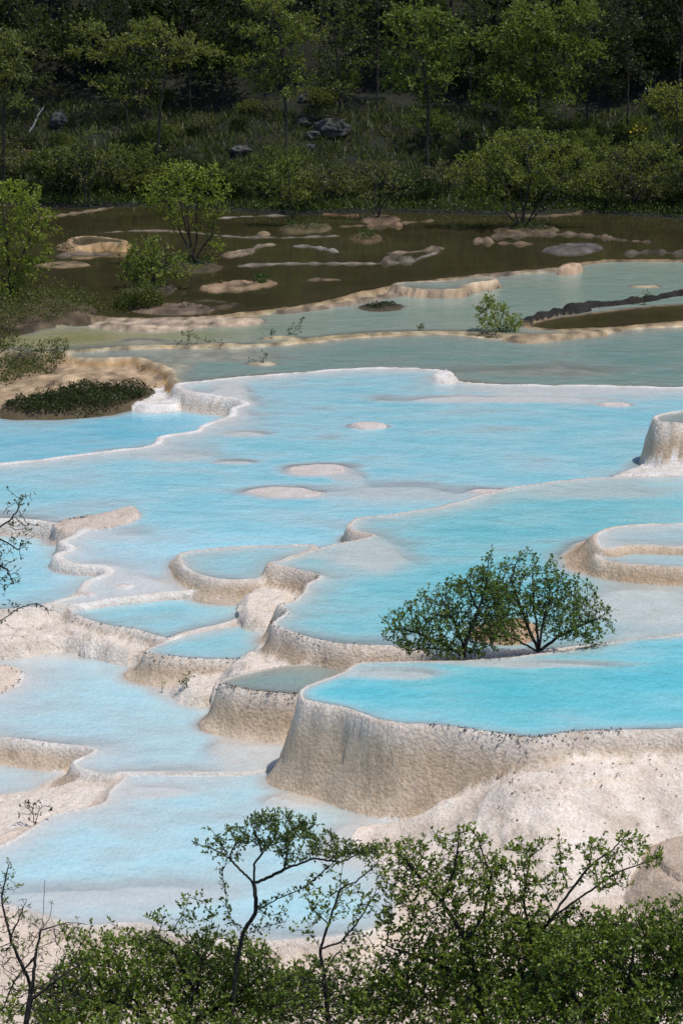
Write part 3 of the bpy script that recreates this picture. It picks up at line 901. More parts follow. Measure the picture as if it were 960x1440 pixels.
def make_bark(name, col):
    m, nt, b = new_mat(name)
    g = mapped(nt, (1, 1, 0.4))
    n = noise(nt, g, 22.0, 5, 0.7)
    c = ramp(nt, n.outputs[0], [(0.3, tuple(0.45 * k for k in col)), (0.55, col), (0.75, tuple(1.9 * k for k in col))])
    nt.links.new(c, b.inputs['Base Color'])
    b.inputs['Roughness'].default_value = 0.9
    bp = nt.nodes.new('ShaderNodeBump'); bp.inputs['Distance'].default_value = 0.02
    nt.links.new(n.outputs[0], bp.inputs['Height']); nt.links.new(bp.outputs[0], b.inputs['Normal'])
    return m


M_LEAF = make_leaf('leaf')
M_BARK = make_bark('dark_bark', (0.035, 0.028, 0.022))
M_BARK2 = make_bark('grey_bark', (0.07, 0.06, 0.048))


def unit(v):
    return v / (np.linalg.norm(v, axis=-1, keepdims=True) + 1e-12)


def grow(seeds, attr_pts, step, kill, rng, iters=90, jitter=0.25, up=0.0):
    """space colonisation: branches grow from the seed polylines towards the attraction points"""
    nodes, par = [], []
    for line in seeds:
        line = np.asarray(line, float)
        prev = -1
        if nodes:
            dd = np.linalg.norm(np.array(nodes) - line[0], axis=1)
            prev = int(dd.argmin())
        for k in range(len(line) - 1):
            n = max(1, int(round(np.linalg.norm(line[k + 1] - line[k]) / step)))
            for j in range(0 if (k == 0 and prev < 0) else 1, n + 1):
                p = line[k] + (line[k + 1] - line[k]) * j / n
                if j: p = p + rng.normal(size=3) * step * 0.07
                nodes.append(p); par.append(prev); prev = len(nodes) - 1
    nodes, par = list(map(np.asarray, nodes)), list(par)
    A = np.asarray(attr_pts, float)
    P = np.array(nodes)
    D = np.maximum((A ** 2).sum(1)[:, None] + (P ** 2).sum(1)[None] - 2 * A @ P.T, 0)
    near = D.argmin(1); nd = D.min(1)
    alive = np.ones(len(A), bool)
    for it in range(iters):
        idx = np.where(alive)[0]
        if len(idx) == 0: break
        P = np.array(nodes)
        dirs = unit(A[idx] - P[near[idx]])
        acc = np.zeros((len(P), 3)); np.add.at(acc, near[idx], dirs)
        act = np.unique(near[idx])
        d = unit(unit(acc[act]) + rng.normal(size=(len(act), 3)) * jitter + np.array([0, 0, up]))
        new = P[act] + d * step
        base = len(nodes)
        for a, q in zip(act, new):
            nodes.append(q); par.append(int(a))
        D = np.maximum((A[idx] ** 2).sum(1)[:, None] + (new ** 2).sum(1)[None] - 2 * A[idx] @ new.T, 0)
        dm, di = D.min(1), D.argmin(1)
        upd = dm < nd[idx]
        nd[idx[upd]] = dm[upd]; near[idx[upd]] = base + di[upd]
        alive[idx] = nd[idx] > kill * kill
    return np.array(nodes), np.array(par)


def radii(par, r_tip, expo, n):
    cnt = np.zeros(n); kids = np.zeros(n)
    for i in range(n):
        if par[i] >= 0: kids[par[i]] += 1
    cnt[kids == 0] = 1
    for i in range(n - 1, -1, -1):
        if par[i] >= 0: cnt[par[i]] += cnt[i]
    return r_tip * np.maximum(cnt, 1) ** expo, kids, cnt


def tubes(P, par, r, cnt):
    n = len(P)
    seg = np.where(par >= 0)[0]
    d = np.zeros((n, 3)); d[seg] = unit(P[seg] - P[par[seg]])
    d[par < 0] = (0, 0, 1)
    main = np.full(n, -1)
    for i in seg:
        p = par[i]
        if main[p] < 0 or cnt[i] > cnt[main[p]]: main[p] = i
    fr = d.copy()
    ok = main >= 0
    fr[ok] = unit(d[ok] + d[main[ok]])
    ref = np.where(np.abs(fr[:, 2:3]) > 0.9, np.array([[1.0, 0, 0]]), np.array([[0, 0, 1.0]]))
    u = unit(np.cross(fr, ref)); v = np.cross(fr, u)
    V, Fq = [], []
    K = 5
    ang = np.arange(K) / K * 2 * math.pi
    ca, sa = np.cos(ang), np.sin(ang)
    rp = np.where(main[par[seg]] == seg, r[par[seg]], np.minimum(r[par[seg]], r[seg] * 1.15))
    p0 = P[par[seg]][:, None] + rp[:, None, None] * (ca[None, :, None] * u[par[seg]][:, None] + sa[None, :, None] * v[par[seg]][:, None])
    # follow the parent's frame at both ends so that the prism does not twist
    us = unit(u[par[seg]] - (u[par[seg]] * fr[seg]).sum(1)[:, None] * fr[seg]); vs_ = np.cross(fr[seg], us)
    p1 = P[seg][:, None] + r[seg][:, None, None] * (ca[None, :, None] * us[:, None] + sa[None, :, None] * vs_[:, None])
    V = np.concatenate([p0, p1], 1).reshape(-1, 3)
    b = (np.arange(len(seg)) * 2 * K)[:, None]
    k = np.arange(K); kn = (k + 1) % K
    Fq = np.stack([b + k, b + kn, b + K + kn, b + K + k], -1).reshape(-1, 4)
    return V, Fq


def leaves(C, outdir, L, Wd, rng, col, var=0.35, upb=0.35, spread=0.9):
    n = len(C)
    ax = unit(outdir + rng.normal(size=(n, 3)) * spread + np.array([0, 0, upb]))
    nr = unit(rng.normal(size=(n, 3)) * 0.6 + np.array([0, 0, 1.0]))
    sd_ = unit(np.cross(ax, nr)); nr = np.cross(sd_, ax)
    Ls = L * rng.uniform(0.65, 1.25, (n, 1)); Ws = Wd * rng.uniform(0.7, 1.2, (n, 1))
    a = C; c = C + ax * Ls
    m = C + ax * Ls * 0.55 + nr * Ls * 0.10
    l, r_ = m + sd_ * Ws * 0.5, m - sd_ * Ws * 0.5
    V = np.stack([a, l, c - nr * Ls * 0.08, r_], 1).reshape(-1, 3)
    Fq = np.arange(4 * n).reshape(n, 4)
    k = np.clip(1 + var * rng.normal(size=(n, 1)), 0.45, 1.9)
    yel = rng.uniform(-0.12, 0.25, (n, 1))
    cc = np.array(col)[None] * k * np.concatenate([1 + yel, 1 + 0.3 * yel, 1 - yel], 1)
    return V, Fq, np.repeat(cc, 4, 0)


def ell(rng, n, c, rx, ry, rz, shell=0.0):
    p = unit(rng.normal(size=(n, 3))) * (rng.uniform(shell ** 3, 1, (n, 1)) ** (1 / 3))
    return np.asarray(c) + p * np.array([rx, ry, rz])


def plant_mesh(seeds, att, step, kill, rng, r_tip, expo, leaf, dens, col, jitter=0.25, up=0.0, thr=2.2, clump=4, iters=120, leafprob=1.0, rmax=None, var=0.35, shoots=1.0, shootlen=1.5, sticks=True):
    P, par = grow(seeds, att, step, kill, rng, iters, jitter, up)
    r, kids, cnt = radii(par, r_tip, expo, len(P))
    if rmax: r = np.minimum(r, rmax)
    V, Fq = tubes(P, par, r, cnt)
    tw = np.where((r <= r_tip * thr) & (par >= 0))[0]
    keep = tw[rng.random(len(tw)) < leafprob]
    # short side shoots with a rosette of leaves; whole sprays carry more or fewer, so that gaps stay open
    nz = perlin(P[keep] * (0.9 / max(step * 8, 0.2)))
    ns = np.maximum(0, np.floor(shoots * dens * (1 + 0.7 * nz) + rng.random(len(keep)))).astype(int)
    S0 = np.repeat(P[keep], ns, 0)
    od = np.repeat(unit(P[keep] - P[par[keep]]), ns, 0)
    sd_ = unit(od * 0.5 + rng.normal(size=S0.shape) * 0.75 + np.array([0, 0, 0.3]))
    sl_ = leaf[0] * shootlen * rng.uniform(0.4, 1.4, (len(S0), 1))
    S1 = S0 + sd_ * sl_
    if len(S0) and sticks:
        q = unit(np.cross(sd_, rng.normal(size=S0.shape))); q2_ = np.cross(sd_, q); rr_ = r_tip * 0.75
        b0 = len(V)
        V = np.concatenate([V, np.stack([S0 + q * rr_, S0 - q * 0.5 * rr_ + q2_ * 0.86 * rr_, S0 - q * 0.5 * rr_ - q2_ * 0.86 * rr_, S1], 1).reshape(-1, 3)])
        kk_ = b0 + 4 * np.arange(len(S0))[:, None]
        Fq = (Fq, np.concatenate([kk_ + np.array([0, 1, 3]), kk_ + np.array([1, 2, 3]), kk_ + np.array([2, 0, 3])]))
    nl = np.maximum(1, np.round(clump * rng.uniform(0.5, 1.5, len(S0)))).astype(int)
    w_ = rng.random(nl.sum()) ** 0.5
    C = np.repeat(S0, nl, 0) * (1 - w_[:, None]) + np.repeat(S1, nl, 0) * w_[:, None]
    LV, LF, LC = leaves(C, np.repeat(sd_, nl, 0), leaf[0], leaf[1], rng, col, var)
    return (V, Fq), (LV, LF, LC)


def plant(name, label, cat, root, wood, crown, group=None, wood_name='trunk', crown_name='crown', bark=None):
    t = empty(name, tuple(root), label, cat, group)
    (V, Fq), (LV, LF, LC) = wood, crown
    Fq, Ft = Fq if isinstance(Fq, tuple) else (Fq, None)
    V = V - np.asarray(root); LV = LV - np.asarray(root)
    w = link_mesh(wood_name, mesh_np(wood_name, V, Fq=Fq, Ft=Ft, mats=[bark or M_BARK]), t)
    if len(LF):
        c = link_mesh(crown_name, mesh_np(crown_name, LV, Fq=LF, mats=[M_LEAF], attrs={'tint': LC}, smooth=False), t)
        c['kind'] = 'stuff'
    return t


def copy_thing(o, loc, rz, s, label=None, group=None):
    r = o.copy(); COL.objects.link(r)
    r.location = loc; r.rotation_euler = (0, 0, rz); r.scale = s if hasattr(s, '__len__') else (s, s, s)
    if label: r['label'] = label
    if group: r['group'] = group
    for ch in o.children:
        c = ch.copy(); COL.objects.link(c); c.parent = r
    return r


def blob_pts(rng, blobs, Y, dens, thick=0.8, dy=0.0):
    """attraction points in ellipsoids round places of the photograph at distance Y; blobs: (u, v, ru, rv[, depth shift[, factor]])"""
    out = []
    k = Y / F * 1.03
    for b in blobs:
        u, v, ru, rv = b[:4]
        sh = b[4] if len(b) > 4 else 0.0
        fac = b[5] if len(b) > 5 else 1.0
        c = px_y(u, v, Y + sh + dy)
        rx, rz = ru * k, rv * k
        n = max(3, int(dens * fac * ru * rv / 100))
        out.append(ell(rng, n, c, rx, thick * max(rx, rz), rz, 0.0))
    return np.concatenate(out)


def line_px(pts, Y, rng=None, wob=0.0):
    o = []
    for p in pts:
        yy = Y + (p[2] if len(p) > 2 else 0) + (rng.normal() * wob if rng is not None else 0)
        o.append(px_y(p[0], p[1], yy))
    return np.array(o)


FG = (0.165, 0.23, 0.042)
# --- foreground shrubs, rooted on the ground below the frame
YF = 25.0
GZ = -0.8


def root_fg(u, Y):
    x = (u - 480) / F * Y
    return np.array([x, Y, -0.5])


rng = np.random.default_rng(11)
r0 = root_fg(45, 24.6)
sl = [np.vstack([r0, line_px([(36, 1445), (45, 1390), (50, 1345), (58, 1308), (70, 1292), (74, 1266)], 24.6)]),
      line_px([(50, 1345), (20, 1380), (4, 1420), (-20, 1440)], 24.6, rng, .1), line_px([(58, 1308), (95, 1297), (122, 1299)], 24.6, rng, .08),
      line_px([(60, 1300), (62, 1270), (63, 1238)], 24.6, rng, .05), line_px([(45, 1390), (15, 1320), (2, 1262), (14, 1212)], 24.6, rng, .1),
      line_px([(15, 1320), (28, 1290), (38, 1264)], 24.6, rng, .05), line_px([(40, 1410), (90, 1370), (130, 1345)], 24.6, rng, .1)]
att = blob_pts(rng, [(20, 1330, 45, 80), (10, 1250, 22, 45), (70, 1340, 45, 45), (90, 1400, 60, 45), (30, 1410, 50, 40)], 24.6, 6.8, 0.9)
w, c = plant_mesh(sl, att, 0.055, 0.075, rng, 0.0032, 0.42, (0.045, 0.024), 0.12, FG, jitter=0.45, rmax=0.045)
plant('shrub', 'mostly bare dark twiggy shrub in the bottom left corner', 'shrub', r0, w, c, wood_name='branches', crown_name='leaves')

rng = np.random.default_rng(12)
r0 = root_fg(230, 25.2)
sl = [np.vstack([r0, line_px([(225, 1480), (200, 1420), (170, 1380)], 25.2)]), np.vstack([r0, line_px([(250, 1450), (275, 1400), (285, 1350)], 25.2, rng, .1)]),
      line_px([(275, 1400), (240, 1330), (222, 1318), (232, 1284)], 25.2, rng, .05), line_px([(285, 1350), (243, 1308), (258, 1285), (266, 1262), (288, 1268)], 25.2, rng, .05),
      line_px([(200, 1420), (120, 1400), (70, 1385)], 25.2, rng, .1), line_px([(250, 1450), (330, 1400), (370, 1370)], 25.2, rng, .1)]
att = blob_pts(rng, [(120, 1385, 60, 50), (185, 1350, 60, 45), (150, 1420, 110, 35), (280, 1330, 42, 42), (285, 1390, 80, 55), (345, 1370, 50, 50), (375, 1400, 50, 45), (130, 1315, 50, 14, 0, .7), (215, 1300, 25, 10, 0, .6), (240, 1430, 190, 40, -.4, 1.3), (110, 1410, 80, 40, .4, 1.3), (330, 1410, 90, 40, .4, 1.3), (230, 1380, 90, 40, .6), (400, 1400, 70, 45, .3, 1.2), (60, 1420, 80, 30, .5), (330, 1350, 70, 40, .7), (180, 1370, 120, 50, .9)], 25.2, 8.0, 0.9)
w, c = plant_mesh(sl, att, 0.055, 0.075, rng, 0.0032, 0.42, (0.054, 0.030), 1.5, FG, jitter=0.4, rmax=0.04)
plant('shrub', 'low wide green shrub with twigs poking out, left of the small flat-topped tree', 'shrub', r0, w, c, wood_name='branches', crown_name='leaves')

rng = np.random.default_rng(13)
r0 = root_fg(330, 24.8)
sl = [np.vstack([r0, line_px([(325, 1440), (332, 1360), (342, 1312), (360, 1281), (358, 1243), (357, 1215), (369, 1200), (386, 1180)], 24.8)]),
      line_px([(358, 1243), (341, 1226), (321, 1206), (297, 1193), (276, 1187)], 24.8, rng, .08), line_px([(321, 1206), (330, 1188), (345, 1180)], 24.8, rng, .08),
      line_px([(360, 1281), (395, 1262), (425, 1250), (450, 1230), (468, 1213), (480, 1203)], 24.8, rng, .1),
      line_px([(358, 1243), (400, 1222), (440, 1207), (480, 1212), (515, 1196)], 24.8, rng, .1),
      line_px([(342, 1312), (322, 1294), (318, 1260), (312, 1224), (320, 1212)], 24.8, rng, .06), line_px([(342, 1316), (372, 1303), (402, 1296)], 24.8, rng, .06),
      line_px([(360, 1281), (380, 1287), (398, 1283)], 24.8, rng, .05), line_px([(369, 1200), (362, 1178), (354, 1160)], 24.8, rng, .08), line_px([(400, 1222), (405, 1190), (420, 1165)], 24.8, rng, .1),
      line_px([(321, 1206), (308, 1180), (292, 1162)], 24.8, rng, .03)]
att = blob_pts(rng, [(375, 1155, 34, 14, .1), (415, 1168, 40, 18, -.2), (340, 1178, 34, 13, .2), (296, 1195, 26, 9), (455, 1180, 32, 15, .2), (490, 1192, 30, 15, -.1), (520, 1198, 22, 12), (395, 1190, 35, 14, .3), (400, 1145, 22, 6), (335, 1205, 14, 6)], 24.8, 11, 1.0)
w, c = plant_mesh(sl, att, 0.045, 0.075, rng, 0.0034, 0.42, (0.046, 0.025), 2.0, (0.105, 0.155, 0.045), jitter=0.4, rmax=0.04)
plant('tree', 'small flat-topped tree with bent dark branches standing before the front pool', 'tree', r0, w, c)

rng = np.random.default_rng(14)
r0 = root_fg(465, 24.5)
sl = [np.vstack([r0, line_px([(462, 1445), (455, 1370), (450, 1335), (462, 1300), (478, 1250), (482, 1215)], 24.5)]),
      line_px([(450, 1335), (435, 1310), (418, 1308), (408, 1312)], 24.5, rng, .06), line_px([(450, 1335), (478, 1325), (500, 1300), (525, 1262)], 24.5, rng, .08),
      line_px([(462, 1300), (440, 1278), (430, 1262)], 24.5, rng, .06), line_px([(455, 1370), (470, 1345), (480, 1335)], 24.5, rng, .06), line_px([(478, 1250), (500, 1240), (530, 1215)], 24.5, rng, .06)]
att = blob_pts(rng, [(450, 1258, 28, 14), (480, 1255, 34, 22), (505, 1275, 34, 28), (455, 1285, 34, 20, 0, .7), (530, 1235, 26, 24), (440, 1370, 50, 24), (420, 1400, 60, 35), (500, 1350, 40, 40, 0, .8), (480, 1410, 60, 35), (530, 1200, 20, 14), (450, 1400, 90, 45, .4, 1.3), (510, 1400, 60, 45, .2, 1.2), (400, 1420, 60, 30, .5)], 24.5, 8.0, 0.9)
w, c = plant_mesh(sl, att, 0.055, 0.09, rng, 0.0032, 0.42, (0.050, 0.028), 1.1, FG, jitter=0.45, rmax=0.035)
plant('shrub', 'open sparse shrub with thin dark stems between the flat-topped tree and the big bush', 'shrub', r0, w, c, wood_name='branches', crown_name='leaves')

rng = np.random.default_rng(15)
r0 = root_fg(690, 24.8)
sl = [np.vstack([r0, line_px([(680, 1460), (670, 1380), (655, 1322), (622, 1270), (590, 1234), (560, 1200)], 24.8)]),
      line_px([(655, 1322), (680, 1285), (690, 1232), (675, 1190)], 24.8, rng, .12), np.vstack([r0, line_px([(720, 1400), (748, 1330), (775, 1290), (800, 1255), (830, 1215)], 24.8, rng, .08)]),
      line_px([(830, 1215), (860, 1195), (880, 1174)], 24.8, rng, .06), line_px([(775, 1290), (830, 1252), (870, 1225), (930, 1205)], 24.8, rng, .1), line_px([(748, 1330), (735, 1265), (745, 1205), (770, 1185)], 24.8, rng, .12),
      line_px([(800, 1255), (788, 1220), (786, 1180)], 24.8, rng, .05), line_px([(670, 1380), (600, 1350), (545, 1330)], 24.8, rng, .1), line_px([(622, 1270), (640, 1220), (645, 1170)], 24.8, rng, .1)]
att = blob_pts(rng, [(570, 1205, 40, 30), (618, 1190, 36, 26), (665, 1182, 34, 22), (600, 1245, 60, 36), (665, 1235, 60, 40), (720, 1215, 45, 30, 0, .8), (742, 1195, 20, 14), (690, 1290, 75, 45), (755, 1250, 28, 28, 0, .6),
                     (840, 1200, 40, 22, 0, .75), (890, 1188, 32, 18, 0, .8), (915, 1212, 26, 14, 0, .8), (855, 1235, 44, 24, 0, .75), (570, 1300, 50, 45, 0, .8), (640, 1340, 80, 50), (740, 1320, 70, 45), (570, 1380, 60, 50), (680, 1400, 120, 45), (560, 1265, 30, 25, 0, .7), (640, 1400, 120, 50, .5, 1.3), (540, 1420, 80, 40, .3, 1.2), (700, 1340, 100, 40, .5), (760, 1360, 70, 50, .4), (800, 1300, 40, 24, .2, .8)], 24.8, 7.6, 0.8)
w, c = plant_mesh(sl, att, 0.055, 0.075, rng, 0.0034, 0.42, (0.054, 0.030), 1.7, FG, jitter=0.4, rmax=0.045)
plant('shrub', 'tall leafy bush with arching branches before the pinkish mound, bottom centre right', 'shrub', r0, w, c, wood_name='branches', crown_name='leaves')

rng = np.random.default_rng(16)
r0 = root_fg(870, 24.0)
sl = [np.vstack([r0, line_px([(870, 1460), (880, 1400), (890, 1340)], 24.0)]), np.vstack([r0, line_px([(830, 1430), (790, 1380), (770, 1345)], 24.0, rng, .1)]), np.vstack([r0, line_px([(920, 1430), (950, 1370), (960, 1310)], 24.0, rng, .1)])]
att = blob_pts(rng, [(800, 1345, 60, 40), (870, 1320, 55, 40), (930, 1305, 40, 40), (945, 1275, 20, 20, 0, .7), (840, 1390, 110, 50), (940, 1380, 60, 60), (760, 1410, 80, 40), (990, 1330, 50, 70), (890, 1430, 110, 30), (850, 1290, 30, 18, 0, .6), (900, 1280, 22, 15, 0, .6), (860, 1360, 130, 60, .5, 1.2), (820, 1420, 150, 40, .4, 1.2), (930, 1340, 50, 60, .5, 1.2)], 24.0, 9.5, 0.9)
w, c = plant_mesh(sl, att, 0.055, 0.075, rng, 0.0032, 0.42, (0.054, 0.030), 1.9, (0.155, 0.225, 0.038), jitter=0.4, rmax=0.04)
plant('shrub', 'dense dark green bush filling the bottom right corner', 'shrub', r0, w, c, wood_name='branches', crown_name='leaves')

# --- branch reaching in from the left edge
rng = np.random.default_rng(17)
r0 = np.array([(-190 - 480) / F * 25.0, 25.0, -0.5])
sl = [np.vstack([r0, line_px([(-180, 1400), (-165, 1150), (-130, 950), (-80, 830), (-35, 765), (0, 741), (14, 732), (26, 716), (29, 702), (19, 694), (13, 690)], 25.0)]),
      line_px([(-35, 765), (0, 757), (12, 764), (28, 775)], 25.0, rng, .05), line_px([(26, 716), (33, 698), (42, 697), (46, 704)], 25.0, rng, .04), line_px([(29, 702), (10, 715), (4, 724)], 25.0, rng, .05),
      line_px([(-80, 830), (-30, 820), (5, 815)], 25.0, rng, .1), line_px([(-130, 950), (-60, 905), (9, 868), (27, 855), (52, 848), (70, 858)], 25.0, rng, .04), line_px([(-35, 765), (-10, 790), (10, 800), (20, 820)], 25.0, rng, .08)]
att = blob_pts(rng, [(32, 738, 26, 14), (46, 742, 14, 18), (18, 770, 26, 20), (8, 795, 26, 24), (22, 812, 16, 14), (4, 830, 16, 12), (40, 770, 10, 10, 0, .6), (-30, 790, 40, 50), (28, 712, 14, 10, 0, .5), (62, 856, 9, 5), (-60, 870, 50, 40)], 25.0, 9, 0.9)
w, c = plant_mesh(sl, att, 0.04, 0.07, rng, 0.003, 0.42, (0.034, 0.02), 0.55, (0.08, 0.115, 0.05), jitter=0.45, rmax=0.06)
plant('tree', 'tree at the left edge reaching twiggy small-leaved branches over the blue pool', 'tree', r0, w, c)

# --- the two round shrubs on the rim behind the front right pool
MID = (0.12, 0.18, 0.042)
rng = np.random.default_rng(21)
Ym = float(px_z(650, 921, 1.36)[1]) + 0.15
r0 = px_y(652, 921, Ym)
r0[2] = 1.28
sl = [np.vstack([r0, line_px([(650, 905), (640, 880), (625, 850)], Ym, rng, .1)]), np.vstack([r0, line_px([(630, 910), (600, 895), (570, 885)], Ym, rng, .15)]), np.vstack([r0, line_px([(655, 900), (672, 860), (684, 820), (686, 790)], Ym, rng, .1)]),
      np.vstack([r0, line_px([(640, 915), (605, 912), (575, 915)], Ym, rng, .1)]), line_px([(672, 860), (660, 830), (655, 815)], Ym, rng, .1)]
att = blob_pts(rng, [(570, 875, 34, 20), (560, 895, 26, 14), (605, 855, 38, 26), (625, 880, 50, 32), (648, 840, 36, 30), (675, 815, 26, 26), (686, 786, 10, 12), (640, 910, 60, 10), (588, 905, 40, 12), (665, 880, 34, 30), (615, 838, 20, 12), (692, 850, 30, 44, 0, 1.5), (700, 880, 30, 26, -.25, 1.6), (640, 830, 26, 20), (680, 895, 30, 14), (700, 900, 30, 10)], Ym, 15, 0.85)
w, c = plant_mesh(sl, att, 0.07, 0.095, rng, 0.0045, 0.42, (0.060, 0.033), 1.9, MID, jitter=0.35, rmax=0.06)
plant('shrub', 'low spreading green shrub on the pool rim, left one of the touching pair', 'shrub', r0, w, c, wood_name='branches', crown_name='leaves')
rng = np.random.default_rng(22)
r0 = px_y(757, 914, Ym + 0.3)
r0[2] = 1.28
Yn = Ym + 0.3
sl = [np.vstack([r0, line_px([(760, 895), (765, 865), (775, 840)], Yn, rng, .1)]), np.vstack([r0, line_px([(745, 890), (730, 850), (718, 815), (728, 785)], Yn, rng, .1)]), np.vstack([r0, line_px([(785, 895), (815, 880), (840, 870)], Yn, rng, .1)]),
      np.vstack([r0, line_px([(755, 890), (750, 850), (748, 800)], Yn, rng, .1)]), np.vstack([r0, line_px([(735, 905), (715, 895), (700, 895)], Yn, rng, .1)])]
att = blob_pts(rng, [(715, 805, 22, 22), (738, 795, 26, 18), (770, 815, 34, 24), (800, 835, 36, 28), (830, 862, 30, 24), (790, 870, 55, 32), (735, 840, 45, 36), (720, 875, 28, 22, 0, .7), (845, 885, 18, 12), (815, 895, 40, 10), (770, 790, 14, 8), (698, 850, 30, 40, 0, 1.5), (720, 895, 34, 12), (850, 868, 16, 14), (690, 830, 16, 18)], Yn, 15, 0.85)
w, c = plant_mesh(sl, att, 0.07, 0.095, rng, 0.0045, 0.42, (0.060, 0.033), 1.9, MID, jitter=0.35, rmax=0.09)
plant('shrub', 'rounded green shrub with a thick dark stem on the rim, right of the touching pair', 'shrub', r0, w, c, wood_name='branches', crown_name='leaves')
print('near plants', time.time() - T0)

# --- trees and bushes in and round the brown pool
FAR = (0.048, 0.066, 0.017)
WILL = (0.075, 0.105, 0.020)


def far_tree(seed, label, base, blobs, stems, col=FAR, dens=2.6, leaf=(0.095, 0.052), ld=1.4, z=0.98, cat='tree', name='tree', y=None, step=0.20, kill=0.34, rt=0.010, jitter=0.3, bark=None):
    rng = np.random.default_rng(seed)
    b = px_z(base[0], base[1], z) if y is None else px_y(base[0], base[1], y)
    Y = b[1]
    b = b.copy()
    b[2] = (surf_z(b[0], b[1]) if Y < 103.5 else hz(b[0], b[1])) - 0.08
    sl = [np.vstack([b + np.array([0.08 * rng.normal(), 0.08 * rng.normal(), 0]), line_px(s, Y, rng, .35)]) for s in stems]
    att = blob_pts(rng, blobs, Y, dens * 1.9, 0.9)
    w, c = plant_mesh(sl, att, step, kill * 0.8, rng, rt, 0.42, leaf, ld * 1.25, tuple(m_ * k_ for m_, k_ in zip((2.75, 2.5, 2.2), col)), clump=5, sticks=False, shoots=3.2, shootlen=2.6, jitter=jitter, rmax=0.16)
    return plant(name, label, cat, b, w, c, wood_name='trunk' if name == 'tree' else 'branches', crown_name='crown' if name == 'tree' else 'leaves', bark=bark)


far_tree(31, 'bright green willow bush at the left edge of the brown pool', (15, 428), [(20, 280, 45, 30), (45, 320, 40, 28), (15, 350, 40, 40), (55, 365, 28, 26), (10, 400, 40, 24), (-30, 330, 50, 60), (62, 300, 22, 16, 0, .7)], [[(14, 390), (10, 340), (5, 290)], [(20, 390), (40, 340), (55, 310)], [(8, 400), (-20, 350)]], col=WILL, dens=2.6)
far_tree(32, 'tall many-stemmed willow standing in the brown pool with a dark trunk', (272, 372), [(255, 245, 46, 16), (225, 265, 32, 22), (285, 250, 36, 20), (255, 285, 46, 24), (215, 290, 20, 20, 0, .7), (300, 280, 26, 26), (298, 320, 16, 22), (300, 350, 10, 20), (250, 310, 26, 16, 0, .6), (318, 262, 16, 12, 0, .7)], [[(262, 345), (246, 310), (235, 280)], [(268, 340), (256, 300), (252, 255)], [(276, 340), (276, 300), (280, 260)], [(284, 350), (298, 330), (302, 300)], [(270, 350), (264, 310), (262, 270)]], col=WILL, dens=2.8, z=1.0)
far_tree(33, 'round low willow bush in the brown pool left of the tall willow', (215, 404), [(205, 365, 34, 22), (235, 370, 34, 24), (190, 385, 24, 16), (255, 385, 24, 14), (215, 345, 22, 12, 0, .7), (215, 392, 42, 14)], [[(210, 385), (200, 365)], [(220, 385), (235, 360)], [(214, 380), (212, 350)]], col=(0.062, 0.088, 0.022), dens=3.2, z=1.0, cat='shrub', name='shrub', leaf=(0.11, 0.06))
far_tree(34, 'small upright tree on a leafy islet at the back of the brown pool', (408, 316), [(400, 240, 30, 20), (385, 262, 22, 16), (420, 262, 26, 18), (405, 228, 22, 10), (432, 275, 16, 14, 0, .6), (380, 285, 14, 12, 0, .5)], [[(402, 295), (390, 265)], [(410, 290), (405, 240)], [(414, 295), (425, 260)]], col=(0.060, 0.080, 0.022), dens=2.6, z=1.0)
far_tree(35, 'dark multi-stemmed shrub with thin grey leaves at the back of the brown pool', (530, 306), [(525, 255, 44, 26), (495, 265, 24, 20), (560, 262, 28, 22), (530, 235, 34, 12, 0, .6), (535, 280, 40, 16, 0, .6)], [[(522, 290), (505, 260)], [(528, 290), (528, 250)], [(536, 290), (555, 260)], [(532, 292), (542, 245)]], col=(0.045, 0.058, 0.022), dens=2.4, z=1.0, ld=0.8)
far_tree(36, 'broad spreading tree with several leaning dark stems in the brown pool on the right', (735, 319), [(735, 205, 70, 22), (680, 225, 46, 24), (790, 220, 50, 26), (725, 240, 70, 22), (820, 245, 32, 20), (655, 245, 30, 16), (690, 265, 42, 20), (770, 255, 50, 20), (640, 265, 22, 12, 0, .7), (670, 285, 24, 12, 0, .6), (830, 270, 22, 12, 0, .6), (745, 190, 44, 10)], [[(722, 295), (712, 265), (690, 235)], [(738, 290), (745, 250), (740, 215)], [(748, 300), (770, 275), (800, 240)], [(712, 300), (708, 270), (700, 240)], [(735, 295), (728, 250), (720, 220)], [(755, 300), (790, 280), (820, 262)]], col=(0.062, 0.082, 0.020), dens=2.4, z=1.0)
far_tree(37, 'wide bushy tree on the far bank at the right edge', (885, 284), [(880, 215, 46, 20), (925, 215, 44, 24), (860, 240, 30, 20), (905, 245, 50, 22), (950, 240, 30, 30), (985, 230, 40, 40), (870, 265, 26, 12, 0, .6), (940, 270, 30, 14)], [[(878, 265), (862, 235)], [(888, 262), (885, 225)], [(900, 268), (930, 240)], [(892, 265), (910, 225)]], col=(0.058, 0.076, 0.020), dens=2.4, y=104.6)
far_tree(38, 'small bright bush growing on the rim of the grey green pool', (700, 465), [(690, 435, 22, 20), (705, 450, 28, 14), (680, 420, 12, 10, 0, .7), (720, 455, 18, 10), (690, 455, 24, 10)], [[(695, 450), (685, 425)], [(703, 452), (710, 435)]], col=(0.075, 0.10, 0.022), dens=4.5, z=0.91, cat='shrub', name='shrub', leaf=(0.075, 0.042), step=0.13, kill=0.2, rt=0.006)

